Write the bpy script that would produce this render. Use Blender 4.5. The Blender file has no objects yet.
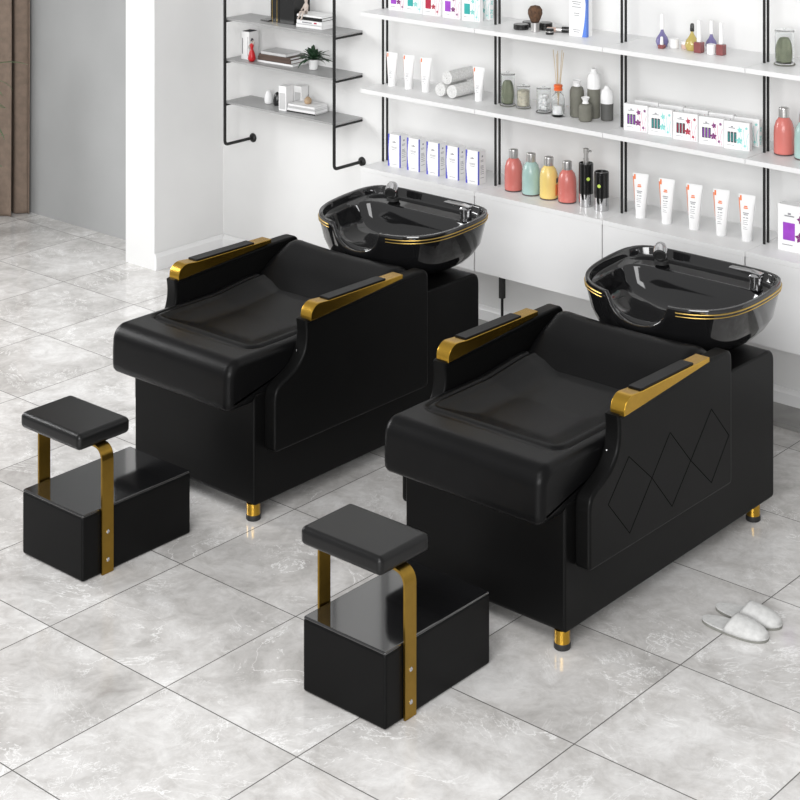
import bpy, bmesh, math, random
from mathutils import Vector, Matrix
R = math.radians
PI = math.pi
C = bpy.context.scene.collection
scene = bpy.context.scene

# ------------------------------------------------------------------ camera
cd = bpy.data.cameras.new('camera')
cam = bpy.data.objects.new('camera', cd)
C.objects.link(cam)
cam.location = (5.024, -3.863, 3.156)
cam.rotation_euler = (R(90), 0, R(40.368))
cd.sensor_fit = 'HORIZONTAL'
cd.sensor_width = 36
cd.lens = 1788.83 / 800 * 36
cd.shift_x = (400 - 432.68) / 800
cd.shift_y = -(400 + 284.59) / 800
cd.clip_end = 100
scene.camera = cam

# ------------------------------------------------------------------ world and light
scene.view_settings.view_transform = 'Standard'
scene.view_settings.look = 'None'
scene.view_settings.gamma = 1
scene.view_settings.exposure = 0.13
w = bpy.data.worlds.new('world')
scene.world = w
w.use_nodes = True
w.node_tree.nodes['Background'].inputs[0].default_value = (1, 1, 1, 1)
w.node_tree.nodes['Background'].inputs[1].default_value = 0.47


def area(name, loc, target, sx, sy, power, col=(1, 1, 1)):
    l = bpy.data.lights.new(name, 'AREA')
    l.shape = 'RECTANGLE'
    l.size, l.size_y, l.energy, l.color = sx, sy, power, col
    o = bpy.data.objects.new(name, l)
    C.objects.link(o)
    o.location = loc
    d = Vector(target) - Vector(loc)
    o.rotation_euler = d.to_track_quat('-Z', 'Y').to_euler()
    return o


wl = area('window_light', (-5.2, -0.2, 2.7), (-1.6, 1.1, 0.0), 2.0, 1.8, 62)
wl.data.spread = R(95)
area('overhead_fill_light', (1.6, -2.4, 4.6), (0.4, 2.6, 0.6), 3.0, 2.0, 90)  # unseen overhead fill added for the light, not a ceiling fixture
area('added_front_light', (4.8, -5.8, 2.9), (1.3, 3.3, 0.6), 5.0, 2.8, 500)  # frontal light added behind the camera to brighten wall and cabinet fronts

# ------------------------------------------------------------------ materials
MATS = {}


def mat(name, col, rough=0.5, metal=0.0, spec=0.5, coat=0.0, noise=0.0, nscale=40, bump=0.0, bscale=200, ior=None,
        trans=0.0, alpha=1.0):
    m = bpy.data.materials.new(name)
    m.use_nodes = True
    nt = m.node_tree
    b = nt.nodes['Principled BSDF']
    b.inputs['Base Color'].default_value = (*col, 1)
    b.inputs['Roughness'].default_value = rough
    b.inputs['Metallic'].default_value = metal
    b.inputs['Specular IOR Level'].default_value = spec
    b.inputs['Coat Weight'].default_value = coat
    b.inputs['Coat Roughness'].default_value = 0.06
    b.inputs['Transmission Weight'].default_value = trans
    if ior: b.inputs['IOR'].default_value = ior
    if alpha < 1: b.inputs['Alpha'].default_value = alpha
    tc = nt.nodes.new('ShaderNodeTexCoord')
    if noise > 0:
        n = nt.nodes.new('ShaderNodeTexNoise')
        n.inputs['Scale'].default_value = nscale
        n.inputs['Detail'].default_value = 4
        nt.links.new(tc.outputs['Object'], n.inputs['Vector'])
        r = nt.nodes.new('ShaderNodeValToRGB')
        r.color_ramp.elements[0].position = 0.35
        r.color_ramp.elements[1].position = 0.65
        r.color_ramp.elements[0].color = (*[c * (1 - noise) for c in col], 1)
        r.color_ramp.elements[1].color = (*[min(1, c * (1 + noise * 0.6)) for c in col], 1)
        nt.links.new(n.outputs['Fac'], r.inputs['Fac'])
        nt.links.new(r.outputs['Color'], b.inputs['Base Color'])
    if bump > 0:
        n = nt.nodes.new('ShaderNodeTexNoise')
        n.inputs['Scale'].default_value = bscale
        n.inputs['Detail'].default_value = 3
        nt.links.new(tc.outputs['Object'], n.inputs['Vector'])
        bp = nt.nodes.new('ShaderNodeBump')
        bp.inputs['Strength'].default_value = bump
        bp.inputs['Distance'].default_value = 0.002
        nt.links.new(n.outputs['Fac'], bp.inputs['Height'])
        nt.links.new(bp.outputs['Normal'], b.inputs['Normal'])
    MATS[name] = m
    return m


def marble_tiles():
    m = bpy.data.materials.new('marble_floor_tiles')
    m.use_nodes = True
    nt = m.node_tree
    N, L = nt.nodes, nt.links
    b = N['Principled BSDF']
    tc = N.new('ShaderNodeTexCoord')
    sep = N.new('ShaderNodeSeparateXYZ')
    L.new(tc.outputs['Object'], sep.inputs[0])

    def math_(op, a, bb=None, c=None):
        n = N.new('ShaderNodeMath')
        n.operation = op
        for i, v in enumerate((a, bb, c)):
            if v is None: continue
            if isinstance(v, (int, float)): n.inputs[i].default_value = v
            else: L.new(v, n.inputs[i])
        return n.outputs[0]

    T = 0.6
    g = []
    ids = []
    for ax in ('X', 'Y'):
        u = math_('DIVIDE', sep.outputs[ax], T)
        ids.append(math_('FLOOR', math_('ADD', u, 0.0)))
        fr = math_('FRACT', math_('ADD', u, 0.5))
        g.append(math_('ABSOLUTE', math_('SUBTRACT', fr, 0.5)))
    dmin = math_('MINIMUM', g[0], g[1])
    grout = math_('LESS_THAN', dmin, 0.0034)
    # each tile is cut from another place of the stone
    comb = N.new('ShaderNodeCombineXYZ')
    off = math_('MULTIPLY', math_('ADD', math_('MULTIPLY', ids[0], 3.17), math_('MULTIPLY', ids[1], 5.31)), 1.0)
    L.new(off, comb.inputs[0]); L.new(math_('MULTIPLY', off, 0.37), comb.inputs[1]); L.new(off, comb.inputs[2])
    add = N.new('ShaderNodeVectorMath'); add.operation = 'ADD'
    sc = N.new('ShaderNodeVectorMath'); sc.operation = 'SCALE'
    L.new(comb.outputs[0], sc.inputs[0]); sc.inputs['Scale'].default_value = 0.25
    L.new(tc.outputs['Object'], add.inputs[0]); L.new(sc.outputs[0], add.inputs[1])

    def noise(scale, detail=6, dist=0.0, rough=0.55, vec=None):
        n = N.new('ShaderNodeTexNoise')
        n.inputs['Scale'].default_value = scale
        n.inputs['Detail'].default_value = detail
        n.inputs['Distortion'].default_value = dist
        n.inputs['Roughness'].default_value = rough
        L.new(vec or add.outputs[0], n.inputs['Vector'])
        return n.outputs['Fac']

    cloud = noise(2.6, 8, 0.5, 0.66)
    r = N.new('ShaderNodeValToRGB')
    e = r.color_ramp.elements
    e[0].position, e[0].color = 0.28, (0.48, 0.465, 0.45, 1)
    e[1].position, e[1].color = 0.68, (0.84, 0.83, 0.82, 1)
    x = e.new(0.5); x.color = (0.68, 0.665, 0.65, 1)
    L.new(cloud, r.inputs['Fac'])
    spk = N.new('ShaderNodeValToRGB')
    spk.color_ramp.elements[0].position = 0.36; spk.color_ramp.elements[0].color = (0.80, 0.79, 0.78, 1)
    spk.color_ramp.elements[1].position = 0.58; spk.color_ramp.elements[1].color = (1, 1, 1, 1)
    L.new(noise(9.0, 9, 0.9, 0.72), spk.inputs['Fac'])
    mul = N.new('ShaderNodeMix'); mul.data_type = 'RGBA'; mul.blend_type = 'MULTIPLY'; mul.inputs[0].default_value = 0.9
    L.new(r.outputs['Color'], mul.inputs[6]); L.new(spk.outputs['Color'], mul.inputs[7])
    # light veins
    vein = math_('ABSOLUTE', math_('SUBTRACT', noise(1.7, 7, 1.9, 0.68), 0.5))
    vm = math_('MULTIPLY', math_('SUBTRACT', 1.0, math_('MINIMUM', math_('DIVIDE', vein, 0.011), 1.0)),
               math_('MINIMUM', math_('MAXIMUM', math_('MULTIPLY', math_('SUBTRACT', noise(3.5, 2), 0.44), 6.0), 0.0), 1.0))
    vein2 = math_('ABSOLUTE', math_('SUBTRACT', noise(4.2, 6, 1.4, 0.68), 0.5))
    vm2 = math_('MULTIPLY', math_('SUBTRACT', 1.0, math_('MINIMUM', math_('DIVIDE', vein2, 0.011), 1.0)),
                math_('MINIMUM', math_('MAXIMUM', math_('MULTIPLY', math_('SUBTRACT', noise(3.0, 2), 0.47), 5.0), 0.0), 0.8))
    vt = math_('MINIMUM', math_('ADD', vm, vm2), 1.0)
    mx = N.new('ShaderNodeMix'); mx.data_type = 'RGBA'
    L.new(math_('MULTIPLY', vt, 0.85), mx.inputs[0]); L.new(mul.outputs[2], mx.inputs[6])
    mx.inputs[7].default_value = (0.97, 0.965, 0.96, 1)
    # fine grain
    gr = N.new('ShaderNodeMix'); gr.data_type = 'RGBA'; gr.blend_type = 'MULTIPLY'
    gr.inputs[0].default_value = 0.25
    L.new(mx.outputs[2], gr.inputs[6])
    g2 = N.new('ShaderNodeValToRGB')
    g2.color_ramp.elements[0].position = 0.3; g2.color_ramp.elements[1].position = 0.7
    g2.color_ramp.elements[0].color = (0.7, 0.7, 0.7, 1)
    L.new(noise(38, 4), g2.inputs['Fac'])
    L.new(g2.outputs['Color'], gr.inputs[7])
    mg = N.new('ShaderNodeMix'); mg.data_type = 'RGBA'
    L.new(grout, mg.inputs[0]); L.new(gr.outputs[2], mg.inputs[6])
    mg.inputs[7].default_value = (0.10, 0.095, 0.09, 1)
    L.new(mg.outputs[2], b.inputs['Base Color'])
    ro = math_('ADD', math_('MULTIPLY', grout, 0.5), 0.09)
    L.new(ro, b.inputs['Roughness'])
    b.inputs['Specular IOR Level'].default_value = 0.5
    return m


M_floor = marble_tiles()
white_wall = mat('white_wall_paint', (0.77, 0.77, 0.765), 0.7, spec=0.2, noise=0.02, nscale=3)
grey_wall = mat('grey_wall_paint', (0.40, 0.405, 0.405), 0.7, spec=0.2, noise=0.03, nscale=3)
trim_m = mat('white_trim_paint', (0.82, 0.82, 0.82), 0.4, noise=0.02, nscale=6)
plinth_m = mat('grey_stone_plinth', (0.30, 0.295, 0.285), 0.4, noise=0.15, nscale=8)
stool_leather = mat('stool_black_leather', (0.006, 0.006, 0.0062), 0.28, spec=0.30, noise=0.12, nscale=9, bump=0.3, bscale=260)
leather = mat('black_leather', (0.004, 0.004, 0.0042), 0.33, spec=0.13, noise=0.12, nscale=9, bump=0.25, bscale=260)
leather_side = mat('smooth_black_leather', (0.004, 0.004, 0.004), 0.36, spec=0.11, noise=0.1, nscale=6, bump=0.1, bscale=180)
patent = mat('glossy_black_panel', (0.008, 0.008, 0.0085), 0.07, spec=0.9, coat=0.6, noise=0.1, nscale=6)
ceramic = mat('black_ceramic', (0.008, 0.008, 0.0085), 0.06, spec=0.7, coat=0.3, noise=0.08, nscale=4)
gold = mat('brushed_gold', (0.54, 0.32, 0.045), 0.26, metal=1.0, noise=0.06, nscale=30)
strap_gold = mat('dark_brushed_gold', (0.33, 0.20, 0.035), 0.3, metal=1.0, noise=0.06, nscale=30)
seam_m = mat('black_seam_thread', (0.001, 0.001, 0.001), 0.9, spec=0.02, noise=0.1, nscale=30)
gold_line = mat('gold_inlay', (0.62, 0.42, 0.12), 0.3, metal=1.0, noise=0.05, nscale=30)
chrome = mat('chrome', (0.60, 0.60, 0.61), 0.12, metal=1.0, noise=0.03, nscale=20)
rubber = mat('black_rubber', (0.012, 0.012, 0.012), 0.6, noise=0.1, nscale=20)
black_metal = mat('black_powder_coat', (0.014, 0.014, 0.014), 0.45, spec=0.3, noise=0.1, nscale=30)
shelf_m = mat('white_lacquer_board', (0.78, 0.78, 0.78), 0.4, noise=0.015, nscale=5)
grey_board = mat('grey_shelf_board', (0.34, 0.34, 0.34), 0.35, noise=0.05, nscale=6)
white_pl = mat('white_plastic', (0.85, 0.85, 0.85), 0.35, noise=0.02, nscale=10)
paper = mat('white_cardboard', (0.86, 0.86, 0.86), 0.5, noise=0.02, nscale=10)
paper_g = mat('grey_cardboard', (0.55, 0.55, 0.55), 0.5, noise=0.05, nscale=10)
ink = mat('grey_ink', (0.25, 0.25, 0.27), 0.6, noise=0.05, nscale=10)
darkink = mat('dark_ink', (0.04, 0.04, 0.05), 0.6, noise=0.05, nscale=10)
blue_ink = mat('blue_ink', (0.09, 0.10, 0.55), 0.5, noise=0.05, nscale=10)
sky_ink = mat('light_blue_ink', (0.10, 0.22, 0.68), 0.5, noise=0.05, nscale=10)
orange_ink = mat('orange_ink', (0.85, 0.20, 0.05), 0.5, noise=0.05, nscale=10)
purple_ink = mat('purple_ink', (0.33, 0.06, 0.52), 0.5, noise=0.1, nscale=30)
plum_ink = mat('plum_ink', (0.20, 0.02, 0.17), 0.5, noise=0.1, nscale=30)
teal_ink = mat('teal_ink', (0.03, 0.38, 0.36), 0.5, noise=0.1, nscale=30)
mint_ink = mat('pale_teal_ink', (0.25, 0.66, 0.62), 0.5, noise=0.1, nscale=30)
red_ink = mat('crimson_ink', (0.42, 0.015, 0.05), 0.5, noise=0.1, nscale=30)
pink_ink = mat('pink_ink', (0.72, 0.22, 0.34), 0.5, noise=0.1, nscale=30)
salmon = mat('salmon_plastic', (0.60, 0.175, 0.15), 0.25, noise=0.06, nscale=12)
mint = mat('mint_plastic', (0.37, 0.53, 0.50), 0.25, noise=0.08, nscale=12)
yellow = mat('yellow_plastic', (0.80, 0.60, 0.20), 0.25, noise=0.06, nscale=12)
base_dark = mat('dark_base_ring', (0.08, 0.05, 0.05), 0.5, noise=0.1, nscale=12)
gloss_black = mat('gloss_black_plastic', (0.012, 0.012, 0.012), 0.18, noise=0.1, nscale=12)
olive = mat('olive_ceramic', (0.16, 0.158, 0.13), 0.6, noise=0.08, nscale=30)
stone_g = mat('dark_grey_ceramic', (0.10, 0.10, 0.095), 0.6, noise=0.08, nscale=30)
glass = mat('clear_glass', (0.97, 0.98, 0.98), 0.02, spec=0.5, trans=1.0, ior=1.25)
cactus_m = mat('cactus_green', (0.21, 0.23, 0.155), 0.6, noise=0.15, nscale=30)
cream = mat('cream_beads', (0.62, 0.58, 0.47), 0.6, noise=0.25, nscale=90)
cotton = mat('white_cotton', (0.85, 0.85, 0.85), 0.9, noise=0.05, nscale=30)
towel_m = mat('grey_terry_cloth', (0.74, 0.74, 0.73), 0.95, noise=0.12, nscale=120, bump=0.8, bscale=400)
sole_m = mat('grey_sole_foam', (0.22, 0.22, 0.20), 0.8, noise=0.1, nscale=30)
slip_m = mat('white_terry_cloth', (0.60, 0.60, 0.59), 0.95, noise=0.08, nscale=60, bump=0.7, bscale=400)
wood = mat('pale_wood', (0.45, 0.32, 0.2), 0.5, noise=0.2, nscale=30)
reed = mat('reed_sticks', (0.55, 0.43, 0.28), 0.6, noise=0.1, nscale=30)
orange_pl = mat('orange_wood_cap', (0.80, 0.16, 0.04), 0.35, noise=0.1, nscale=30)
bristle = mat('brown_bristles', (0.10, 0.05, 0.025), 0.8, noise=0.5, nscale=60)
brown_book = mat('brown_book_cloth', (0.10, 0.065, 0.05), 0.6, noise=0.1, nscale=20)
curtain_m = mat('taupe_curtain_cloth', (0.24, 0.18, 0.14), 0.85, noise=0.12, nscale=25)
leaf_m = mat('dark_green_leaf', (0.025, 0.065, 0.03), 0.35, noise=0.3, nscale=20)
leaf_l = mat('green_leaf', (0.16, 0.24, 0.12), 0.45, noise=0.3, nscale=8)
skin_m = mat('pale_beige_resin', (0.55, 0.47, 0.42), 0.5, noise=0.05, nscale=20)
red_resin = mat('red_resin', (0.55, 0.01, 0.015), 0.3, noise=0.1, nscale=20)
violet_g = mat('violet_liquid', (0.18, 0.16, 0.34), 0.08, spec=0.6, noise=0.1, nscale=10)
amber_g = mat('amber_liquid', (0.50, 0.40, 0.12), 0.08, spec=0.6, noise=0.1, nscale=10)
wine_g = mat('wine_red_liquid', (0.25, 0.075, 0.075), 0.08, spec=0.6, noise=0.1, nscale=10)
silver_pl = mat('silver_cap', (0.55, 0.54, 0.53), 0.34, metal=0.85, noise=0.05, nscale=20)
lime_m = mat('lime_sticker', (0.55, 0.72, 0.12), 0.5, noise=0.05, nscale=20)
beige_cap = mat('blush_powder', (0.66, 0.47, 0.40), 0.4, noise=0.05, nscale=20)


# ------------------------------------------------------------------ helpers
def finish(o, smooth=True, angle=40):
    me = o.data
    if smooth:
        for p in me.polygons: p.use_smooth = True
        try:
            me.set_sharp_from_angle(angle=R(angle))
        except Exception:
            pass
    return o


def obj(name, bm, m, parent=None, smooth=True, angle=40):
    bmesh.ops.recalc_face_normals(bm, faces=bm.faces)
    me = bpy.data.meshes.new(name)
    bm.to_mesh(me)
    bm.free()
    o = bpy.data.objects.new(name, me)
    C.objects.link(o)
    if m: me.materials.append(m)
    if parent: o.parent = parent
    finish(o, smooth, angle)
    if smooth:
        wn = o.modifiers.new('weighted_normals', 'WEIGHTED_NORMAL')
        wn.keep_sharp = True
        wn.weight = 80
    return o


def thing(name, label, cat, loc=(0, 0, 0), rotz=0.0, group=None):
    o = bpy.data.objects.new(name, None)
    o.empty_display_size = 0.1
    C.objects.link(o)
    o.location = loc
    o.rotation_euler = (0, 0, rotz)
    o['label'], o['category'] = label, cat
    if group: o['group'] = group
    return o


def tag(o, label, cat, group=None, loc=None, rotz=None):
    o['label'], o['category'] = label, cat
    if group: o['group'] = group
    if loc: o.location = loc
    if rotz is not None: o.rotation_euler = (0, 0, rotz)
    return o


def dup(root, loc, rotz=None, label=None, group=None):
    r = root.copy()
    C.objects.link(r)
    r.location = loc
    if rotz is not None: r.rotation_euler = (0, 0, rotz)
    if label: r['label'] = label
    if group: r['group'] = group
    for ch in list(root.children):
        c = ch.copy()
        C.objects.link(c)
        c.parent = r
        for g in list(ch.children):
            d = g.copy()
            C.objects.link(d)
            d.parent = c
    return r


def merge(bm, other):
    me = bpy.data.meshes.new('tmp')
    other.to_mesh(me)
    other.free()
    bm.from_mesh(me)
    bpy.data.meshes.remove(me)


def box(bm, x0, x1, y0, y1, z0, z1, bev=0.0, seg=3, mtx=None):
    t = bmesh.new()
    bmesh.ops.create_cube(t, size=1)
    for v in t.verts:
        v.co = Vector(((x0 + x1) / 2 + v.co.x * (x1 - x0), (y0 + y1) / 2 + v.co.y * (y1 - y0),
                       (z0 + z1) / 2 + v.co.z * (z1 - z0)))
    if bev > 0:
        bmesh.ops.bevel(t, geom=list(t.edges), offset=bev, segments=seg, affect='EDGES', profile=0.5)
    if mtx: t.transform(mtx)
    merge(bm, t)
    return bm


def B(*a, **k):
    return box(bmesh.new(), *a, **k)


def prism(pts, x0, x1, bev=0.0, seg=3, axis='X'):
    """polygon pts (a, b) in the plane across the axis, extruded along the axis"""
    bm = bmesh.new()

    def P(a, b, t):
        return (t, a, b) if axis == 'X' else ((a, t, b) if axis == 'Y' else (a, b, t))
    A = [bm.verts.new(P(a, b, x0)) for a, b in pts]
    Bv = [bm.verts.new(P(a, b, x1)) for a, b in pts]
    f1 = bm.faces.new(A)
    f2 = bm.faces.new(list(reversed(Bv)))
    n = len(pts)
    for i in range(n):
        bm.faces.new((A[i], Bv[i], Bv[(i + 1) % n], A[(i + 1) % n]))
    bmesh.ops.recalc_face_normals(bm, faces=bm.faces)
    if bev > 0:
        ed = [e for e in bm.edges if (e.verts[0] in A and e.verts[1] in A) or (e.verts[0] in Bv and e.verts[1] in Bv)]
        bmesh.ops.bevel(bm, geom=ed, offset=bev, segments=seg, affect='EDGES', profile=0.5)
    return bm


def rounded(pts, radii, n=6):
    """round the corners of polygon pts; radii one number or one per point"""
    out = []
    N = len(pts)
    for i, p in enumerate(pts):
        r = radii if isinstance(radii, (int, float)) else radii[i]
        p = Vector(p)
        if r <= 0:
            out.append(tuple(p)); continue
        a, b = Vector(pts[i - 1]) - p, Vector(pts[(i + 1) % N]) - p
        la, lb = a.length, b.length
        r_ = min(r, la * 0.48, lb * 0.48)
        s, e = p + a / la * r_, p + b / lb * r_
        for k in range(n + 1):
            t = k / n
            q = s * (1 - t) ** 2 + p * 2 * t * (1 - t) + e * t * t
            out.append((q.x, q.y))
    return out


def lathe(prof, n=32, cx=0, cy=0, sq=None, caps=True):
    """prof: list (r, z) bottom to top"""
    bm = bmesh.new()
    rings = []
    for r, z in prof:
        ring = []
        for k in range(n):
            a = 2 * PI * k / n
            rr = max(r, 0.0002)
            ring.append(bm.verts.new((cx + rr * math.cos(a), cy + rr * math.sin(a) * (sq or 1), z)))
        rings.append(ring)
    for a, b in zip(rings, rings[1:]):
        for k in range(n):
            bm.faces.new((a[k], a[(k + 1) % n], b[(k + 1) % n], b[k]))
    if caps:
        bm.faces.new(list(reversed(rings[0])))
        bm.faces.new(rings[-1])
    return bm


def tube(bm, pts, r, n=10, caps=True, radii=None):
    pts = [Vector(p) for p in pts]
    rings = []
    up = Vector((0, 0, 1))
    prev = None
    for i, p in enumerate(pts):
        if i == 0: d = pts[1] - p
        elif i == len(pts) - 1: d = p - pts[i - 1]
        else: d = (pts[i + 1] - p).normalized() + (p - pts[i - 1]).normalized()
        d.normalize()
        if prev is None:
            a = d.cross(up)
            if a.length < 1e-3: a = d.cross(Vector((1, 0, 0)))
        else:
            a = prev - d * prev.dot(d)
        a.normalize()
        prev = a
        b = d.cross(a)
        rr = radii[i] if radii else r
        rings.append([bm.verts.new(p + (a * math.cos(2 * PI * k / n) + b * math.sin(2 * PI * k / n)) * rr) for k in range(n)])
    for s, e in zip(rings, rings[1:]):
        for k in range(n):
            bm.faces.new((s[k], s[(k + 1) % n], e[(k + 1) % n], e[k]))
    if caps:
        bm.faces.new(list(reversed(rings[0])))
        bm.faces.new(rings[-1])
    return bm


def bend(p0, p1, p2, r=0.02, n=5):
    """three corner path with a rounded middle"""
    p0, p1, p2 = Vector(p0), Vector(p1), Vector(p2)
    s = p1 + (p0 - p1).normalized() * r
    e = p1 + (p2 - p1).normalized() * r
    return [p0] + [s * (1 - t) ** 2 + p1 * 2 * t * (1 - t) + e * t * t for t in [k / n for k in range(n + 1)]] + [p2]


def struct(name, bm, m, smooth=False):
    o = obj(name, bm, m, None, smooth)
    o['kind'] = 'structure'
    return o


# ------------------------------------------------------------------ the room
WY = 3.39          # back wall
PX = -2.77         # face of the side wall that ends in the white pier
struct('floor', B(-6.5, 7.0, -6.0, 3.6, -0.06, 0.0), M_floor)
struct('wall_back', B(PX, 4.2, WY, WY + 0.15, 0.0, 3.6), white_wall)
struct('wall_left', B(-3.02, PX, 2.862, WY + 0.15, 0.0, 3.6), white_wall)
struct('wall_far_left', B(-6.5, -3.02, 3.14, 3.29, 0.0, 3.6), grey_wall)


def skirting(L):
    return [(0, 0), (0, 0.088), (0.004, 0.095), (0.009, 0.095), (0.011, 0.085), (0.013, 0.078), (0.016, 0.072), (0.016, 0)]


bm = prism([(WY - a, z) for a, z in skirting(0)], PX + 0.016, 4.2)
struct('baseboard_back', bm, trim_m)
bm = prism([(PX + a, z) for a, z in skirting(0)], 2.862, WY, axis='Y')
struct('baseboard_left', bm, trim_m)
struct('trim_1', B(-1.31, 4.2, 3.175, WY - 0.016, 0.0, 0.022, bev=0.002), plinth_m)

# ------------------------------------------------------------------ salon wash chairs
def wash_chair(world, label, diamonds):
    root = thing('shampoo_chair', label, 'salon chair', world, 0, 'shampoo chairs')
    # body carrying seat and basin (local y = world y - 1.0)
    prof = rounded([(0.01, 0.062), (1.413, 0.062), (1.413, 0.65), (0.93, 0.65), (0.93, 0.50), (0.01, 0.50)],
                   [0.02, 0.02, 0.05, 0, 0, 0.02])
    obj('base', prism(prof, -0.357, 0.357, bev=0.010), leather_side, root)
    # inner seat pad: lofted surface with dished centre
    def loft(profile, x0, x1, nx, sag, thick, side_r):
        bm = bmesh.new()
        rows = []
        for (y, z) in profile:
            row = []
            for k in range(nx + 1):
                u = k / nx
                x = x0 + (x1 - x0) * u
                e = min(u, 1 - u) * (x1 - x0)
                dz = 0.0
                if e < side_r: dz = -(side_r - math.sqrt(max(0, side_r ** 2 - (side_r - e) ** 2)))
                dz -= sag(y) * math.sin(PI * u) ** 0.8 if 0 < u < 1 else 0
                row.append(bm.verts.new((x, y, z + dz)))
            rows.append(row)
        for a, b in zip(rows, rows[1:]):
            for k in range(nx):
                bm.faces.new((a[k], a[k + 1], b[k + 1], b[k]))
        # skirt
        border = [rows[0][k] for k in range(nx + 1)] + [r[-1] for r in rows[1:]] + \
                 [rows[-1][k] for k in range(nx - 1, -1, -1)] + [r[0] for r in rows[-2:0:-1]]
        low = [bm.verts.new((v.co.x, v.co.y, v.co.z - thick)) for v in border]
        n = len(border)
        for i in range(n):
            bm.faces.new((border[i], border[(i + 1) % n], low[(i + 1) % n], low[i]))
        bm.faces.new(low)
        return bm
    def curve(pts, n=8):
        out = []
        for i in range(len(pts) - 1):
            p0, p1, p2, p3 = pts[max(i - 1, 0)], pts[i], pts[i + 1], pts[min(i + 2, len(pts) - 1)]
            for k in range(n):
                t = k / n
                out.append(tuple(0.5 * (2 * p1[j] + (p2[j] - p0[j]) * t + (2 * p0[j] - 5 * p1[j] + 4 * p2[j] - p3[j]) * t * t
                                        + (-p0[j] + 3 * p1[j] - 3 * p2[j] + p3[j]) * t ** 3) for j in (0, 1)))
        out.append(pts[-1])
        return out
    # seat cushion: thick front roll, shallow dished seat let into it behind a seam
    pr = [(0.02, 0.462), (-0.095, 0.462), (-0.112, 0.466), (-0.121, 0.478), (-0.123, 0.50), (-0.123, 0.55), (-0.121, 0.585)]
    pr += [(-0.121 + 0.065 * (1 - math.cos(a_)), 0.587 + 0.068 * math.sin(a_)) for a_ in [PI / 2 * k / 12 for k in range(1, 13)]]
    pr += [(-0.056 + 0.012 * k, 0.655) for k in range(1, 63)]
    nx = 110
    xs = [-0.357 + 0.714 * (0.5 - 0.5 * math.cos(PI * k / nx)) for k in range(nx + 1)]
    bm = bmesh.new()
    rows = []
    for j, (y, z) in enumerate(pr):
        p0, p1 = pr[max(j - 1, 0)], pr[min(j + 1, len(pr) - 1)]
        ty, tz = p1[0] - p0[0], p1[1] - p0[1]
        L_ = math.hypot(ty, tz)
        ny, nz = -tz / L_, ty / L_
        row = []
        for x in xs:
            e = 0.357 - abs(x)
            sr = 0.034
            d_ = -(sr - math.sqrt(max(0, sr ** 2 - (sr - e) ** 2))) if e < sr else 0.0
            # distance inside the seat panel with rounded front corners
            ax, ay = 0.305 - abs(x), y - 0.045
            rc = 0.055
            if ax < rc and ay < rc: sd = rc - math.hypot(rc - ax, rc - ay)
            else: sd = min(ax, ay)
            if j > 15:
                f = max(0.0, min(1.0, sd / 0.16))
                d_ -= 0.034 * f * f * (3 - 2 * f)
                d_ -= 0.008 * math.exp(-(sd / 0.0065) ** 2)
                d_ += 0.006 * math.exp(-((sd - 0.022) / 0.014) ** 2)
                if y > 0.42: d_ += 0.022 * min(1, (y - 0.42) / 0.2)
            row.append(bm.verts.new((x, y + ny * d_, z + nz * d_)))
        rows.append(row)
    for a_, b_ in zip(rows, rows[1:]):
        for k in range(nx): bm.faces.new((a_[k], a_[k + 1], b_[k + 1], b_[k]))
    # close the sides and the underside
    for k in (0, nx):
        bm.faces.new([r_[k] for r_ in rows] + [bm.verts.new((xs[k], 0.69, 0.50)), bm.verts.new((xs[k], 0.02, 0.50))])
    obj('seat', bm, leather, root, angle=70)
    pr = curve([(0.63, 0.57), (0.64, 0.632), (0.675, 0.66), (0.76, 0.725), (0.85, 0.768), (0.905, 0.785), (0.95, 0.772), (0.975, 0.74), (0.98, 0.69)])
    obj('backrest', loft(pr, -0.345, 0.345, 40, lambda y: 0.014, 0.12, 0.05), leather, root)
    # side panels with the S shaped front edge
    outline = curve([(0.235, 0.745), (0.240, 0.70), (0.236, 0.655), (0.222, 0.615), (0.190, 0.578), (0.145, 0.553), (0.098, 0.533),
                     (0.070, 0.508), (0.062, 0.47)], 4) + \
              rounded([(0.062, 0.40), (0.062, 0.272), (0.985, 0.272), (0.985, 0.778), (0.90, 0.778)], [0, 0.02, 0.02, 0.05, 0]) + \
              [(0.80, 0.777), (0.275, 0.752), (0.25, 0.75)]
    for s in (-1, 1):
        x0, x1 = (0.357, 0.422) if s > 0 else (-0.422, -0.357)
        p = obj('side_panel', prism(outline, x0, x1, bev=0.012, seg=4), leather_side, root)
        # round stud on the inner front edge
        bm = lathe([(0.005, 0), (0.005, 0.002), (0.002, 0.004)], 12)
        bm.transform(Matrix.Translation((0.375 * s, 0.228, 0.62)) @ Matrix.Rotation(R(90), 4, 'X'))
        obj('stud', bm, chrome, p)
        if s > 0 and diamonds:
            bm = bmesh.new()
            for pts in ([(0.296, 0.590), (0.171, 0.465), (0.301, 0.323), (0.440, 0.469)],
                        [(0.557, 0.594), (0.440, 0.469), (0.570, 0.325), (0.694, 0.450)],
                        [(0.836, 0.595), (0.694, 0.450), (0.836, 0.323), (0.960, 0.460)]):
                for i in range(4):
                    a, b = pts[i], pts[(i + 1) % 4]
                    tube(bm, [(0.4219, a[0], a[1]), (0.4219, b[0], b[1])], 0.0013, 6)
            obj('diamond_stitching', bm, seam_m, p)
        # gold armrest, thick in front and thin behind, with the inset leather pad
        xa, xb = (0.376, 0.437) if s > 0 else (-0.412, -0.350)
        ga = [(0.248, 0.745), (0.262, 0.745), (0.80, 0.782), (0.80, 0.799), (0.36, 0.802), (0.315, 0.806)] + \
             [(0.300 - 0.052 * math.sin(q_), 0.757 + 0.050 * math.cos(q_)) for q_ in [PI / 2 * k / 10 for k in range(11)]]
        g = obj('armrest', prism(ga, xa, xb, bev=0.003, seg=2), gold, root)
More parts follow.
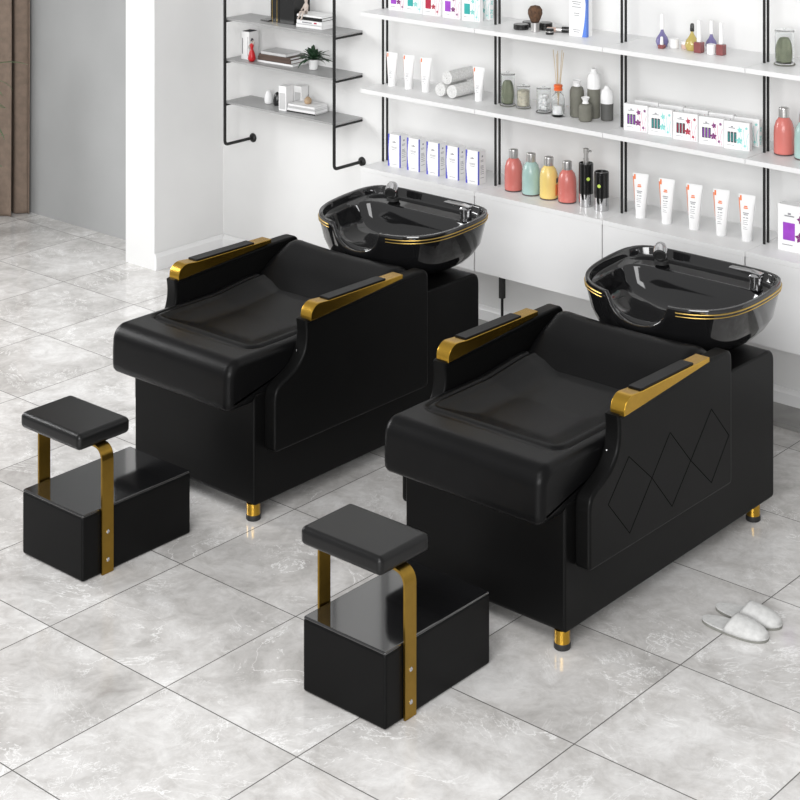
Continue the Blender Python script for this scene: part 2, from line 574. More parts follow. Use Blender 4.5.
        pad = rounded([(0.355, 0.798), (0.70, 0.795), (0.70, 0.806), (0.355, 0.809)], 0.004)
        obj('armrest_pad', prism(pad, xa + 0.0015, xb - 0.006, bev=0.003), leather, g)
    # feet
    for lx in (-0.327, 0.327):
        for ly in (0.036, 1.30):
            f = obj('leg', lathe([(0.027, 0.018), (0.027, 0.066)], 28), gold, root)
            f.location = (lx, ly, 0)
            obj('foot_cap', lathe([(0.027, 0.0), (0.029, 0.003), (0.029, 0.018), (0.027, 0.021)], 28), rubber, f)
    # ------------------------------------------------ ceramic basin
    rim = [(0.0, 0.970), (0.10, 0.975), (0.20, 0.990), (0.285, 1.030), (0.34, 1.09), (0.372, 1.17), (0.385, 1.27), (0.385, 1.38),
           (0.372, 1.455), (0.335, 1.51), (0.26, 1.535), (0.13, 1.540), (0.0, 1.540)]
    rim = rim + [(-x, y) for x, y in rim[-2:0:-1]]
    rim = [(x * 0.985, 1.262 + (y - 1.262) * 0.965) for x, y in rim]
    pts = []
    n0 = len(rim)
    for i in range(n0):
        p0, p1, p2, p3 = rim[i - 1], rim[i], rim[(i + 1) % n0], rim[(i + 2) % n0]
        for k in range(6):
            t = k / 6
            pts.append(tuple(0.5 * (2 * p1[j] + (p2[j] - p0[j]) * t + (2 * p0[j] - 5 * p1[j] + 4 * p2[j] - p3[j]) * t * t
                                    + (-p0[j] + 3 * p1[j] - 3 * p2[j] + p3[j]) * t ** 3) for j in (0, 1)))
    n = len(pts)
    cx, cy = 0.0, 1.27

    def plane(y): return 0.872 + (y - 1.0) * 0.07

    def notch(x, y):
        if y > 1.2: return 0.0
        a = abs(x + 0.012) / 0.140
        if a >= 1: return 0.0
        return -0.098 * math.sqrt(max(0, 1 - a ** 2.2)) * max(0.0, min(1.0, (1.2 - y) / 0.12))
    bm = bmesh.new()
    rings = []

    def ring(scale, dz, drop, nk=1.0, cyo=0.0, flat=None, sx=None):
        r = []
        for (x, y) in pts:
            X = cx + (x - cx) * (sx or scale)
            Y = cy + cyo + (y - cy) * scale
            z = plane(Y) + dz if flat is None else flat
            if nk: z += notch(x * 1.0, y) * nk
            r.append(bm.verts.new((X, Y, z)))
        rings.append(r)
    # outside from the foot upwards
    ring(0.40, 0, 0, 0, -0.03, flat=0.648)
    ring(0.54, 0, 0, 0, -0.03, flat=0.651)
    ring(0.66, 0, 0, 0, -0.025, flat=0.662)
    ring(0.77, 0, 0, 0, -0.018, flat=0.685)
    ring(0.86, 0, 0, 0.1, -0.01, flat=0.720)
    ring(0.93, 0, 0, 0.4, -0.004, flat=0.765)
    ring(0.975, -0.055, 0, 0.8, 0)
    ring(1.0, -0.025, 0, 0.95, 0)
    ring(1.0, -0.006, 0, 1, 0)
    ring(0.994, 0.0, 0, 1, 0)
    ring(0.962, 0.001, 0, 1, 0)
    ring(0.945, -0.004, 0, 1, 0)
    # inside
    ring(0.935, -0.03, 0, 0.8, 0)
    nin = len(rings)
    # deck and bowl: bowl is shifted forwards, leaving a ledge behind
    def inner(sxx, syf, syb, z, nk=0.0):
        r = []
        for (x, y) in pts:
            sy = syf if y < cy else syb
            X = x * sxx
            Y = cy + (y - cy) * sy
            zz = z if z is not None else 0
            if nk: zz += notch(x, y) * nk
            r.append(bm.verts.new((X, Y, zz + (Y - 1.0) * 0.05)))
        rings.append(r)
    inner(0.925, 0.925, 0.90, 0.842, 0.7)
    inner(0.90, 0.91, 0.60, 0.836, 0.55)
    inner(0.88, 0.89, 0.56, 0.825, 0.42)
    inner(0.82, 0.83, 0.52, 0.775, 0.12)
    inner(0.72, 0.74, 0.46, 0.735, 0)
    inner(0.55, 0.58, 0.36, 0.710, 0)
    inner(0.30, 0.30, 0.2, 0.698, 0)
    inner(0.08, 0.08, 0.05, 0.695, 0)
    for a, b in zip(rings, rings[1:]):
        for k in range(n):
            bm.faces.new((a[k], a[(k + 1) % n], b[(k + 1) % n], b[k]))
    bm.faces.new(list(reversed(rings[0])))
    bm.faces.new(rings[-1])
    basin = obj('basin', bm, ceramic, root, angle=60)
    # two gold lines running round the rim, open at the neck rest and at the back
    for dz, rr in ((-0.017, 0.0030), (-0.030, 0.0022)):
        for side in (1, -1):
            path = []
            idx = [i for i, (x, y) in enumerate(pts) if x * side > (0.155 if side > 0 else 0.175) and y < 1.50]
            idx.sort(key=lambda i: pts[i][1] if pts[i][1] > 1.03 else pts[i][1] - (0.4 - abs(pts[i][0])))
            for i in idx:
                x, y = pts[i]
                f = 1.0015 if dz > -0.02 else 0.999
                path.append((x * f, cy + (y - cy) * f, plane(y) + dz))
            bm = tube(bmesh.new(), path, rr, 8)
            obj('gold_line', bm, gold_line, basin)
    # hand shower parked in the ledge
    h = obj('shower_holder', lathe([(0.030, 0.848), (0.030, 0.862), (0.024, 0.866), (0.024, 0.905)], 28), rubber, basin)
    h.location = (-0.192, 1.445, 0.02)
    mtx = Matrix.Translation((-0.192, 1.435, 0.925)) @ Matrix.Rotation(R(28), 4, 'Z') @ Matrix.Rotation(R(112), 4, 'X')
    bm = lathe([(0.0, -0.040), (0.014, -0.037), (0.024, -0.026), (0.0285, -0.008), (0.029, 0.012), (0.0285, 0.032)], 32)
    bm.transform(mtx)
    sh = obj('shower_head', bm, chrome, basin, angle=70)
    bm = lathe([(0.0265, 0.030), (0.0265, 0.036), (0.021, 0.038), (0.018, 0.033), (0.0, 0.033)], 32)
    bm.transform(mtx)
    obj('spray_face', bm, rubber, sh)
    # mixer tap
    m = obj('mixer_tap', lathe([(0.027, 0.862), (0.027, 0.869), (0.026, 0.872), (0.026, 0.898), (0.028, 0.900), (0.028, 0.916), (0.020, 0.924), (0.0, 0.926)], 28), chrome, basin)
    m.location = (0.268, 1.425, 0.0)
    bm = prism(rounded([(0.025, 0.908), (0.027, 0.929), (-0.02, 0.934), (-0.118, 0.932), (-0.118, 0.926), (-0.02, 0.916)], 0.003), -0.017, 0.017, bev=0.004, axis='Y')
    l = obj('lever', bm, chrome, m)
    bm = lathe([(0.02, 0), (0.024, 0.001), (0.024, 0.003), (0.014, 0.004), (0.012, 0.002)], 24, caps=False)
    d = obj('drain', bm, chrome, basin)
    d.location = (0, 1.27, 0.708)
    return root


wash_chair((1.108, 1.0, 0), 'black leather shampoo chair nearer the slippers, diamond stitching on its side panel, black basin behind', True)
wash_chair((-0.392, 1.0, 0), 'black leather shampoo chair further left with a plain unstitched side panel and black basin', False)


# ------------------------------------------------------------------ technician stools
def stool():
    root = thing('salon_stool', 'black stool before the stitched shampoo chair, padded seat on two gold straps', 'stool', (1.135, 0.535, 0), 0, 'gold strapped stools')
    b = obj('box_base', B(-0.18, 0.18, -0.262, 0.262, 0.001, 0.236, bev=0.010), leather_side, root)
    obj('box_top', B(-0.178, 0.178, -0.26, 0.26, 0.232, 0.243, bev=0.005), patent, b)
    obj('seat', B(-0.194, 0.162, -0.264, -0.020, 0.470, 0.531, bev=0.020, seg=5), stool_leather, root)
    for s in (-1, 1):
        # flat strap bent over at the top
        path = bend((0.187 * s, 0.002), (0.187 * s, 0.430), (0.10 * s, 0.430), 0.035, 8) if False else None
        a = [Vector((0.187 * s, 0.0, 0.002)), Vector((0.187 * s, 0, 0.466)), Vector((0.10 * s, 0, 0.466))]
        c = bend(*a, r=0.05, n=8)
        bm = bmesh.new()
        th, hw = 0.008, 0.0265
        o_, i_ = [], []
        for i, p in enumerate(c):
            d = (c[min(i + 1, len(c) - 1)] - c[max(i - 1, 0)]).normalized()
            nrm = Vector((d.z, 0, -d.x)) * s
            o_.append(p + nrm * th / 2); i_.append(p - nrm * th / 2)
        V = [[bm.verts.new((q.x, y, q.z)) for q in seq] for seq in (o_, i_) for y in (-0.154 - hw, -0.154 + hw)]
        oa, ob, ia, ib = V
        for i in range(len(c) - 1):
            for u, v in ((oa, ob), (ob, ib), (ib, ia), (ia, oa)):
                bm.faces.new((u[i], u[i + 1], v[i + 1], v[i]))
        bm.faces.new((oa[0], ob[0], ib[0], ia[0])); bm.faces.new((oa[-1], ob[-1], ib[-1], ia[-1]))
        st = obj('strap', bm, strap_gold, root, angle=30)
        for z in (0.052, 0.155):
            bm = lathe([(0.0075, 0), (0.0075, 0.002), (0.005, 0.004), (0.003, 0.0035)], 14)
            bm.transform(Matrix.Translation((0.1905 * s, -0.154, z)) @ Matrix.Rotation(R(90 * s), 4, 'Y'))
            obj('bolt', bm, chrome, st)
    return root


st = stool()
dup(st, (1.135 - 1.473, 0.53, 0), 0, 'leftmost black stool before the plain shampoo chair, padded seat on gold straps')


# ------------------------------------------------------------------ slippers
def slipper(loc, rz, label, group):
    root = thing('slipper', label, 'slipper', loc, rz, group)
    L_ = 0.250
    def half(u):  # half width along the sole, u 0 heel .. 1 toe
        return 0.0 if u <= 0 or u >= 1 else (0.035 + 0.013 * math.sin(PI * (u * 0.9 - 0.1))) * (1 - abs(2 * u - 1) ** 4.5) ** 0.5
    def sole(z0, z1, g):
        bm = bmesh.new()
        us = [0.5 - 0.5 * math.cos(PI * k / 24) for k in range(25)]
        out = [(u * L_, half(u) * g) for u in us] + [(u * L_, -half(u) * g) for u in us[-2:0:-1]]
        lo = [bm.verts.new((x, y, z0)) for x, y in out]
        hi = [bm.verts.new((x, y, z1)) for x, y in out]
        bm.faces.new(list(reversed(lo))); bm.faces.new(hi)
        for i in range(len(out)):
            bm.faces.new((lo[i], lo[(i + 1) % len(out)], hi[(i + 1) % len(out)], hi[i]))
        return bm
    obj('sole', sole(0.0, 0.009, 1.0), sole_m, root)
    obj('insole', sole(0.008, 0.014, 0.96), slip_m, root)
    bm = bmesh.new()
    rows = []
    for i in range(15):
        u = 0.40 + 0.595 * (i / 14)
        hw = max(half(u), 0.002) * 1.03
        hgt = 0.045 * (1 - ((u - 0.40) / 0.6) ** 2.2) ** 0.6 + 0.004 if u < 0.995 else 0.008
        row = []
        for k in range(15):
            a = PI * k / 14
            cut = 0.028 * math.sin(a) * (1 - i / 14) ** 2      # opening curves back over the instep
            row.append(bm.verts.new((u * L_ + cut * 0.9, hw * math.cos(a), 0.009 + hgt * math.sin(a) ** 0.85)))
        rows.append(row)
    for a, b in zip(rows, rows[1:]):
        for k in range(14):
            bm.faces.new((a[k], a[k + 1], b[k + 1], b[k]))
    o = obj('upper', bm, slip_m, root, angle=80)
    md = o.modifiers.new('thickness', 'SOLIDIFY'); md.thickness = 0.004; md.offset = -1
    return root


slipper((1.698, 1.503, 0), R(4), 'white closed toe terry slipper of the pair, the one nearer the camera', 'pair of slippers')
slipper((1.690, 1.606, 0), R(5), 'white closed toe terry slipper of the pair, the one nearer the chair', 'pair of slippers')

# ------------------------------------------------------------------ wall unit on the right
seams = [-1.325, -0.556, 0.213, 0.975, 1.744]
names = ['leftmost', 'second from the left', 'third from the left', 'rightmost']
for i in range(4):
    x0, x1 = seams[i], seams[i + 1]
    t = thing('wall_cabinet', ['white floating wall cabinet under the blue and white boxes', 'white floating wall cabinet under the coloured shampoo bottles',
                               'white floating wall cabinet under the orange and white tubes', 'white floating wall cabinet under the large purple box'][i],
              'cabinet', ((x0 + x1) / 2, 3.02, 0.405), 0, 'white floating cabinets')
    h = (x1 - x0) / 2
    obj('body', B(-h, h, 0.018, WY - 3.02, 0, 0.370), shelf_m, t, smooth=False)
    obj('worktop', B(-h + 0.001, h - 0.001, 0.0, WY - 3.02, 0.370, 0.392, bev=0.001), shelf_m, t, smooth=False)
    obj('door', B(-h + 0.004, h - 0.004, 0.0, 0.018, 0.0, 0.3695, bev=0.0005), shelf_m, t, smooth=False)
    for lv, z in (('lower', 1.205), ('upper', 1.605)):
        what = [['white shelf board under the towels and white tubes', 'white shelf board under the diffuser and olive vases',
                 'white shelf board under the five flower printed boxes', 'white shelf board under the salmon bottle at the right edge'],
                ['white upper shelf board under the coloured dye boxes', 'white upper shelf board under the makeup brush',
                 'white upper shelf board under the perfume flasks', 'white upper shelf board under the cactus jar at the right edge']][lv == 'upper'][i]
        o = obj('shelf_board', B(x0 + 0.0015, x1 - 0.0015, 3.02, WY, z - 0.022, z, bev=0.001), shelf_m, None, smooth=False)
        tag(o, what, 'shelf', 'white wall shelf boards')

# uprights: two thin bars side by side, shelves are threaded on them
for i, (x, lab) in enumerate([(-1.303, 'black twin bar shelf upright at the left end of the white shelves'),
                              (-0.545, 'black twin bar shelf upright between the towels and the cactus jar'),
                              (0.218, 'black twin bar shelf upright between the grey bottles and the flower boxes'),
                              (0.983, 'black twin bar shelf upright beside the salmon bottle on the right')]):
    bm = bmesh.new()
    for (za, zb) in ((0.798, 1.183), (1.206, 1.583), (1.606, 2.35)):
        box(bm, x - 0.005, x + 0.005, 3.170, 3.178, za, zb)
        box(bm, x - 0.005, x + 0.005, 3.203, 3.211, za, zb)
    tag(obj('shelf_upright', bm, black_metal, None, smooth=False), lab, 'shelf upright', 'black shelf uprights')
t = thing('cabinet_support', 'thin black support leg under the floating cabinets beside the left chair basin', 'support leg', (-0.515, 3.19, 0.022))
obj('sleeve', B(-0.012, 0.012, -0.012, 0.012, 0.215, 0.383), black_metal, t, smooth=False)
obj('rod', lathe([(0.007, 0), (0.007, 0.216)], 12), black_metal, t)

# ------------------------------------------------------------------ pipe rack on the left
rack = thing('pipe_shelf_rack', 'black pipe wall rack with three grey shelf boards', 'wall rack', (0, 0, 0))
PYF = 3.165
pipes = []
for x in (-2.511, -1.650):
    bm = tube(bmesh.new(), bend((x, PYF, 2.4), (x, PYF, 0.700), (x, WY, 0.700), 0.025), 0.009, 12)
    pp = obj('pipe', bm, black_metal, rack)
    pipes.append(pp)
    bm = lathe([(0.026, 0), (0.026, 0.006), (0.018, 0.014), (0.012, 0.016)], 24)
    bm.transform(Matrix.Translation((x, WY, 0.700)) @ Matrix.Rotation(R(90), 4, 'X'))
    obj('wall_flange', bm, black_metal, pp)
    for z in (0.927, 1.170, 1.405):
        obj('bracket', tube(bmesh.new(), [(x, PYF, z), (x, WY - 0.004, z)], 0.006, 10), black_metal, pp)
for z in (0.934, 1.177, 1.412):
    obj('shelf', B(-2.535, -1.648, PYF + 0.009, WY, z, z + 0.010, bev=0.001), grey_board, rack, smooth=False)
ZR = (0.944, 1.187, 1.422)


# ------------------------------------------------------------------ products
def ink_rows(bm, x0, x1, y, zs, w=0.003, axis='Y'):
    for z, f in zs:
        cxm = (x0 + x1) / 2
        hw = (x1 - x0) / 2 * f
        box(bm, cxm - hw, cxm + hw, y - 0.0006, y, z, z + w)


def pump_bottle(loc, m, label, h=0.205, r=0.045, group='plain coloured shampoo bottles'):
    t = thing('shampoo_bottle', label, 'bottle', loc, 0, group)
    obj('body', lathe([(r * 0.93, 0.004), (r, 0.012), (r * 1.0, h * 0.45), (r * 0.96, h * 0.58), (r * 0.80, h * 0.70), (r * 0.52, h * 0.78), (r * 0.44, h * 0.80)], 36), m, t, angle=60)
    obj('base_ring', lathe([(r * 0.9, 0), (r * 0.98, 0.001), (r * 0.98, 0.006), (r * 0.9, 0.007)], 36), base_dark, t)
    obj('cap', lathe([(r * 0.50, h * 0.79), (r * 0.52, h * 0.80), (r * 0.52, h * 0.97), (r * 0.47, h * 0.99), (r * 0.3, h)], 32), silver_pl, t)
    return t


ZC = 0.797
pump_bottle((-0.427, 3.17, ZC), salmon, 'salmon red shampoo bottle with silver cap, leftmost of the bottles on the cabinet')
pump_bottle((-0.315, 3.166, ZC), mint, 'mint green shampoo bottle with silver cap beside the yellow bottle')
yb = pump_bottle((-0.204, 3.163, ZC), yellow, 'yellow shampoo bottle with silver cap between the mint and the salmon bottle')
bm = bmesh.new()
rows = []
for k in range(9):
    a = R(-8 + 46 * k / 8)
    rows.append([bm.verts.new((0.0454 * math.cos(a), 0.0454 * math.sin(a), z)) for z in (0.02, 0.075)])
for a, b in zip(rows, rows[1:]): bm.faces.new((a[0], b[0], b[1], a[1]))
obj('orange_label', bm, orange_ink, yb)
bm = bmesh.new()
rows = []
for k in range(6):
    a = R(-2 + 34 * k / 5)
    rows.append([bm.verts.new((0.0456 * math.cos(a), 0.0456 * math.sin(a), z)) for z in (0.082, 0.105)])
for a, b in zip(rows, rows[1:]): bm.faces.new((a[0], b[0], b[1], a[1]))
obj('brown_label', bm, base_dark, yb)
pump_bottle((-0.097, 3.169, ZC), salmon, 'salmon red shampoo bottle with silver cap next to the black pump dispenser', h=0.200)
pump_bottle((1.061, 3.211, 1.205), salmon, 'large salmon red shampoo bottle on the lower right shelf', h=0.209, group='plain coloured shampoo bottles')
pump_bottle((1.172, 3.195, 1.205), mint, 'mint green bottle cut off by the right edge on the lower shelf', group='plain coloured shampoo bottles')


def black_disp(loc, h, pump, label):
    sa = -38 if pump else -75
    t = thing('black_dispenser', label, 'dispenser', loc)
    r = 0.035
    obj('metal_base', lathe([(r * 0.96, 0), (r, 0.003), (r, 0.062)], 32), chrome, t)
    obj('body', lathe([(r * 1.005, 0.062), (r * 1.005, h - 0.003), (r * 0.97, h), (r * 0.86, h), (r * 0.86, h - 0.006)], 32), gloss_black, t)
    bm = lathe([(0.0085, 0), (0.0085, 0.001)], 20)
    a = R(sa)
    bm.transform(Matrix.Translation(((r + 0.0003) * math.cos(a), (r + 0.0003) * math.sin(a), h * 0.66)) @ Matrix.Rotation(a, 4, 'Z') @ Matrix.Rotation(R(90), 4, 'Y'))
    obj('sticker', bm, lime_m, t)
    if pump:
        bm = lathe([(0.014, h - 0.004), (0.014, h + 0.02), (0.011, h + 0.022), (0.011, h + 0.045), (0.014, h + 0.047), (0.014, h + 0.068), (0.010, h + 0.07)], 20)
        box(bm, 0.0, 0.03, -0.006, 0.006, h + 0.054, h + 0.064, bev=0.002)
        obj('pump', bm, silver_pl, t)
    return t


black_disp((0.012, 3.172, ZC), 0.207, True, 'tall black pump dispenser with chrome base and pump head')
black_disp((0.110, 3.162, ZC), 0.183, False, 'shorter black cylinder canister with chrome base and lime sticker')


# squeeze tubes standing on their caps
def squeeze_tube(loc, label, h, r, rz, group, strong):
    t = thing('cream_tube', label, 'tube', loc, rz, group)
    obj('cap', lathe([(r * 0.86, 0), (r * 0.9, 0.002), (r * 0.92, 0.030), (r * 0.88, 0.032)], 28), white_pl, t)
    bm = bmesh.new()
    rows = []
    n = 28
    levels = [(0.032, r * 0.92, r * 0.92), (0.05, r, r * 0.9), (h * 0.5, r * 1.2, r * 0.62), (h * 0.8, r * 1.42, r * 0.28), (h * 0.93, r * 1.52, r * 0.06), (h, r * 1.54, r * 0.05)]
    for z, a, b in levels:
        rows.append([bm.verts.new((a * math.cos(2 * PI * k / n), b * math.sin(2 * PI * k / n), z)) for k in range(n)])
    for u, v in zip(rows, rows[1:]):
        for k in range(n): bm.faces.new((u[k], u[(k + 1) % n], v[(k + 1) % n], v[k]))
    bm.faces.new(list(reversed(rows[0]))); bm.faces.new(rows[-1])
    body = obj('body', bm, white_pl, t, angle=50)

    def surf(z, ang, off=0.0006):
        for (z0, a0, b0), (z1, a1, b1) in zip(levels, levels[1:]):
            if z0 <= z <= z1:
                f = (z - z0) / (z1 - z0)
                a, b = a0 + (a1 - a0) * f, b0 + (b1 - b0) * f
                break
        return ((a + off) * math.cos(ang), (b + off) * math.sin(ang), z)

    def patch(bm, a0, a1, z0, z1, na=4, nz=6):
        g = [[bm.verts.new(surf(z0 + (z1 - z0) * j / nz, R(a0 + (a1 - a0) * i / na))) for i in range(na + 1)] for j in range(nz + 1)]
        for j in range(nz):
            for i in range(na): bm.faces.new((g[j][i], g[j][i + 1], g[j + 1][i + 1], g[j + 1][i]))
    # orange band down one side and printed words on the front
    bm = bmesh.new()
    patch(bm, 182, 212 if strong else 200, h * 0.40, h * 0.92)
    patch(bm, 215, 232, h * 0.86, h * 0.97)
    patch(bm, 184, 196, 0.06, h * 0.40)
    obj('orange_print', bm, orange_ink, body)
    bm = bmesh.new()
    if strong:
        patch(bm, 250, 282, h * 0.70, h * 0.725, 5, 1)
        patch(bm, 254, 278, h * 0.735, h * 0.76, 5, 1)
        obj('orange_logo', bm, orange_ink, body)
        bm = bmesh.new()
        for z, a0, a1 in ((0.60, 244, 292), (0.565, 250, 286), (0.50, 248, 262), (0.50, 270, 290)):
            patch(bm, a0, a1, h * z, h * z + 0.0035, 5, 1)
    for z, a0, a1 in ((0.45, 246, 290), (0.41, 244, 284), (0.37, 246, 292), (0.31, 248, 280), (0.27, 246, 290)):
        patch(bm, a0, a1, h * z, h * z + 0.0018, 5, 1)
    obj('printed_text', bm, ink, body)
    return t


lab5 = ['leftmost of the five orange and white tubes on the cabinet', 'second from the left of the five orange and white tubes',
        'middle one of the five orange and white tubes', 'fourth from the left of the five orange and white tubes',
        'rightmost of the five orange and white tubes, next to the upright']
for i, x in enumerate((0.323, 0.468, 0.617, 0.761, 0.894)):
    squeeze_tube((x, 3.176, ZC), lab5[i], 0.206, 0.026, R(10), 'orange and white tubes on the cabinet', True)
for x, l in ((-1.244, 'white cream tube nearest the left upright, above the blue boxes'), (-1.128, 'white cream tube in the middle of the three left of the towels'),
             (-1.010, 'white cream tube just left of the rolled towels')):
    squeeze_tube((x, 3.18, 1.205), l, 0.176, 0.023, R(10), 'white cream tubes beside the towels', False)
squeeze_tube((-0.665, 3.19, 1.205), 'white cream tube just right of the rolled towels', 0.170, 0.022, R(10), 'white cream tubes beside the towels', False)


# blue and white cartons
def carton(loc, w_, d_, h_, label, group, rz=0.0):
    t = thing('carton', label, 'box', loc, rz, group)
    obj('box', B(0, w_, 0, d_, 0, h_, bev=0.0008, seg=1), paper, t, smooth=False)
    return t


labs = ['leftmost of the five blue and white cartons, next to the upright', 'second from the left of the five blue and white cartons',
        'middle one of the five blue and white cartons', 'fourth from the left of the five blue and white cartons', 'rightmost of the five blue and white cartons']
for i, x in enumerate((-1.226, -1.094, -0.961, -0.831, -0.700)):
    t = carton((x, 3.128, ZC), 0.080, 0.062, 0.168, labs[i], 'blue and white cartons', R(2))
    # side with lavender edge, blue borders, words
    bm = bmesh.new()
    box(bm, 0.0, 0.0035, -0.0006, 0, 0, 0.168)
    for k in range(10):
        z0 = 0.0168 * k
        wv = 0.007 * abs((k - 4.5) / 4.5) ** 1.5
        box(bm, 0.0035, 0.0035 + wv, -0.0006, 0, z0, z0 + 0.0168)
    box(bm, 0.0765, 0.0800, -0.0006, 0, 0, 0.168)
    box(bm, 0.0800, 0.0806, 0.0, 0.007, 0, 0.168)
    obj('blue_border', bm, blue_ink, t, smooth=False)
    bm = bmesh.new()
    box(bm, 0.030, 0.052, -0.0007, 0, 0.126, 0.130); box(bm, 0.038, 0.046, -0.0007, 0, 0.130, 0.133)
    ink_rows(bm, 0.02, 0.062, 0, [(0.102, 0.9), (0.097, 0.8), (0.088, 0.7), (0.012, 0.8)], 0.0018)
    for z in (0.118, 0.112, 0.09, 0.084, 0.078, 0.07, 0.06, 0.05, 0.03):
        box(bm, 0.0800, 0.0806, 0.018, 0.042 if z > 0.08 else 0.046, z, z + 0.002)
    box(bm, 0.0800, 0.0806, 0.028, 0.038, 0.134, 0.142)
    obj('printed_text', bm, ink, t, smooth=False)


# hair colour boxes with a window and a flower print
def dye_box(loc, win, flower, pale, label, w_=0.122, h_=0.124, d_=0.030, solid=False, group='flower printed dye boxes', rz=R(13), print_=True, side=False):
    t = carton(loc, w_, d_, h_, label, group, rz)
    if not print_: return t
    bm = bmesh.new()
    s = h_ / 0.124
    if solid:
        box(bm, w_ * 0.14, w_ * 0.46, -0.0007, 0, h_ * 0.24, h_ * 0.62)
        obj('colour_window', bm, win, t, smooth=False)
    else:
        for k in range(3):
            x = w_ * (0.14 + 0.125 * k)
            box(bm, x, x + w_ * 0.10, -0.0007, 0, h_ * 0.24, h_ * 0.62)
        obj('colour_window', bm, darkink, t, smooth=False)
        bm = bmesh.new()
        for k in range(3):
            x = w_ * (0.178 + 0.125 * k)
            box(bm, x, x + w_ * 0.028, -0.0010, 0, h_ * 0.27, h_ * 0.58)
        obj('colour_swatch', bm, win, t, smooth=False)
    rnd = random.Random(hash_(label))
    bm = bmesh.new()
    for k in range(3):        # curved stalks rising from the lower right corner
        x0 = w_ * (0.70 + 0.1 * k)
        x1 = w_ * (0.62 + 0.16 * k)
        pts = [Vector((x0 + (x1 - x0) * t_ + 0.004 * math.sin(5 * t_ + k), -0.0006, h_ * (0.03 + (0.85 - 0.12 * k) * t_))) for t_ in [j / 6 for j in range(7)]]
        for a, b in zip(pts, pts[1:]):
            q = [bm.verts.new((a.x - 0.0012, a.y, a.z)), bm.verts.new((a.x + 0.0012, a.y, a.z)), bm.verts.new((b.x + 0.0008, b.y, b.z)), bm.verts.new((b.x - 0.0008, b.y, b.z))]
            bm.faces.new(q)
    obj('stalk_print', bm, pale, t, smooth=False)
    bm = bmesh.new()
    for (fx, fz, fr) in ((0.62, 0.72, 0.10), (0.60, 0.33, 0.13), (0.88, 0.80, 0.06), (0.82, 0.16, 0.06)):
        m_ = 5
        for k in range(m_):      # petals
            a = 2 * PI * k / m_ + fx * 9
            c_ = Vector((w_ * fx, -0.0010, h_ * fz))
            d = Vector((math.cos(a), 0, math.sin(a)))
            s_ = Vector((-d.z, 0, d.x))
            R_ = w_ * fr
            vs = [c_, c_ + d * R_ * 0.55 + s_ * R_ * 0.35, c_ + d * R_ * 1.1, c_ + d * R_ * 0.55 - s_ * R_ * 0.35]
            bm.faces.new([bm.verts.new(v) for v in vs])
    obj('flower_print', bm, flower, t, smooth=False)
    bm = bmesh.new()
    box(bm, w_ * 0.18, w_ * 0.44, -0.0006, 0, h_ * 0.75, h_ * 0.775)
    box(bm, w_ * 0.27, w_ * 0.35, -0.0006, 0, h_ * 0.79, h_ * 0.83)
    box(bm, w_ * 0.12, w_ * 0.40, -0.0006, 0, h_ * 0.13, h_ * 0.145)
    obj('printed_text', bm, ink, t, smooth=False)
    if not side: return t
    # the same print runs round the right side
    bm = bmesh.new()
    for (fy, fz, r_) in ((0.45, 0.30, 0.30), (0.55, 0.62, 0.26), (0.5, 0.12, 0.2)):
        c_ = Vector((w_ + 0.0005, d_ * fy, h_ * fz))
        for k in range(4):
            a = PI / 2 * k + 0.6
            d = Vector((0, math.cos(a), math.sin(a))); s_ = Vector((0, -d.z, d.y)); R_ = d_ * r_
            bm.faces.new([bm.verts.new(v) for v in (c_, c_ + d * R_ + s_ * R_ * 0.5, c_ + d * R_ * 2, c_ + d * R_ - s_ * R_ * 0.5)])
    obj('side_print', bm, flower, t, smooth=False)
    return t


def hash_(s):
    v = 7
    for ch in s: v = (v * 31 + ord(ch)) % 100003
    return v


spec5 = [(purple_ink, plum_ink, pink_ink, 'purple flower'), (teal_ink, mint_ink, mint_ink, 'teal leaf'), (red_ink, red_ink, pink_ink, 'crimson blossom'),
         (purple_ink, plum_ink, pink_ink, 'purple flower'), (teal_ink, mint_ink, mint_ink, 'teal leaf')]
lab = ['purple flower box on the lower shelf, leftmost of the front row', 'teal leaf box between the purple and the crimson box on the lower shelf',
       'crimson blossom box in the middle of the lower shelf row', 'purple flower box to the right of the crimson box on the lower shelf', 'teal leaf box at the right end of the lower shelf front row']
for i, x in enumerate((0.252, 0.388, 0.527, 0.664, 0.798)):
    s_ = spec5[i]
    dye_box((x, 3.142 - 0.004 * (i > 1), 1.205), s_[0], s_[1], s_[2], lab[i], group='flower boxes on the lower shelf', rz=R(8))
lab = ['box behind the leftmost purple flower box, only its top showing', 'box behind the teal leaf box near the crimson one, only its top showing',
       'box behind the crimson blossom box, only its top showing', 'box behind the second purple flower box, only its top showing', 'teal leaf box behind the right end of the front row']
for i, x in enumerate((0.250, 0.386, 0.522, 0.658, 0.792)):
    s_ = spec5[i]
    dye_box((x, 3.235, 1.205), s_[0], s_[1], s_[2], lab[i], group='back row of flower boxes on the lower shelf', rz=R(8), side=(i == 4))
lab = ['box with purple window, leftmost on the upper shelf', 'box with teal window, second on the upper shelf beside the purple one', 'box with red window on the upper shelf',
       'box with purple window right of the red window box', 'box with teal window at the right end of the upper shelf front row']
for i, x in enumerate((-1.262, -1.145, -1.022, -0.890, -0.762)):
    s_ = spec5[i]
    dye_box((x, 3.172, 1.605), s_[0], s_[1], s_[2], lab[i], w_=0.110, h_=0.14, solid=True, group='coloured window boxes on the upper shelf', rz=R(5))
dye_box((-0.752, 3.25, 1.605), teal_ink, mint_ink, mint_ink, 'teal printed box half hidden behind the last upper shelf box', w_=0.105, h_=0.14, solid=True, group='coloured window boxes on the upper shelf', rz=R(5), side=True)
dye_box((1.066, 3.148, ZC), purple_ink, plum_ink, pink_ink, 'large box with purple window on the cabinet at the right edge', w_=0.18, h_=0.204, d_=0.06, solid=True, group='large purple box', rz=R(2))

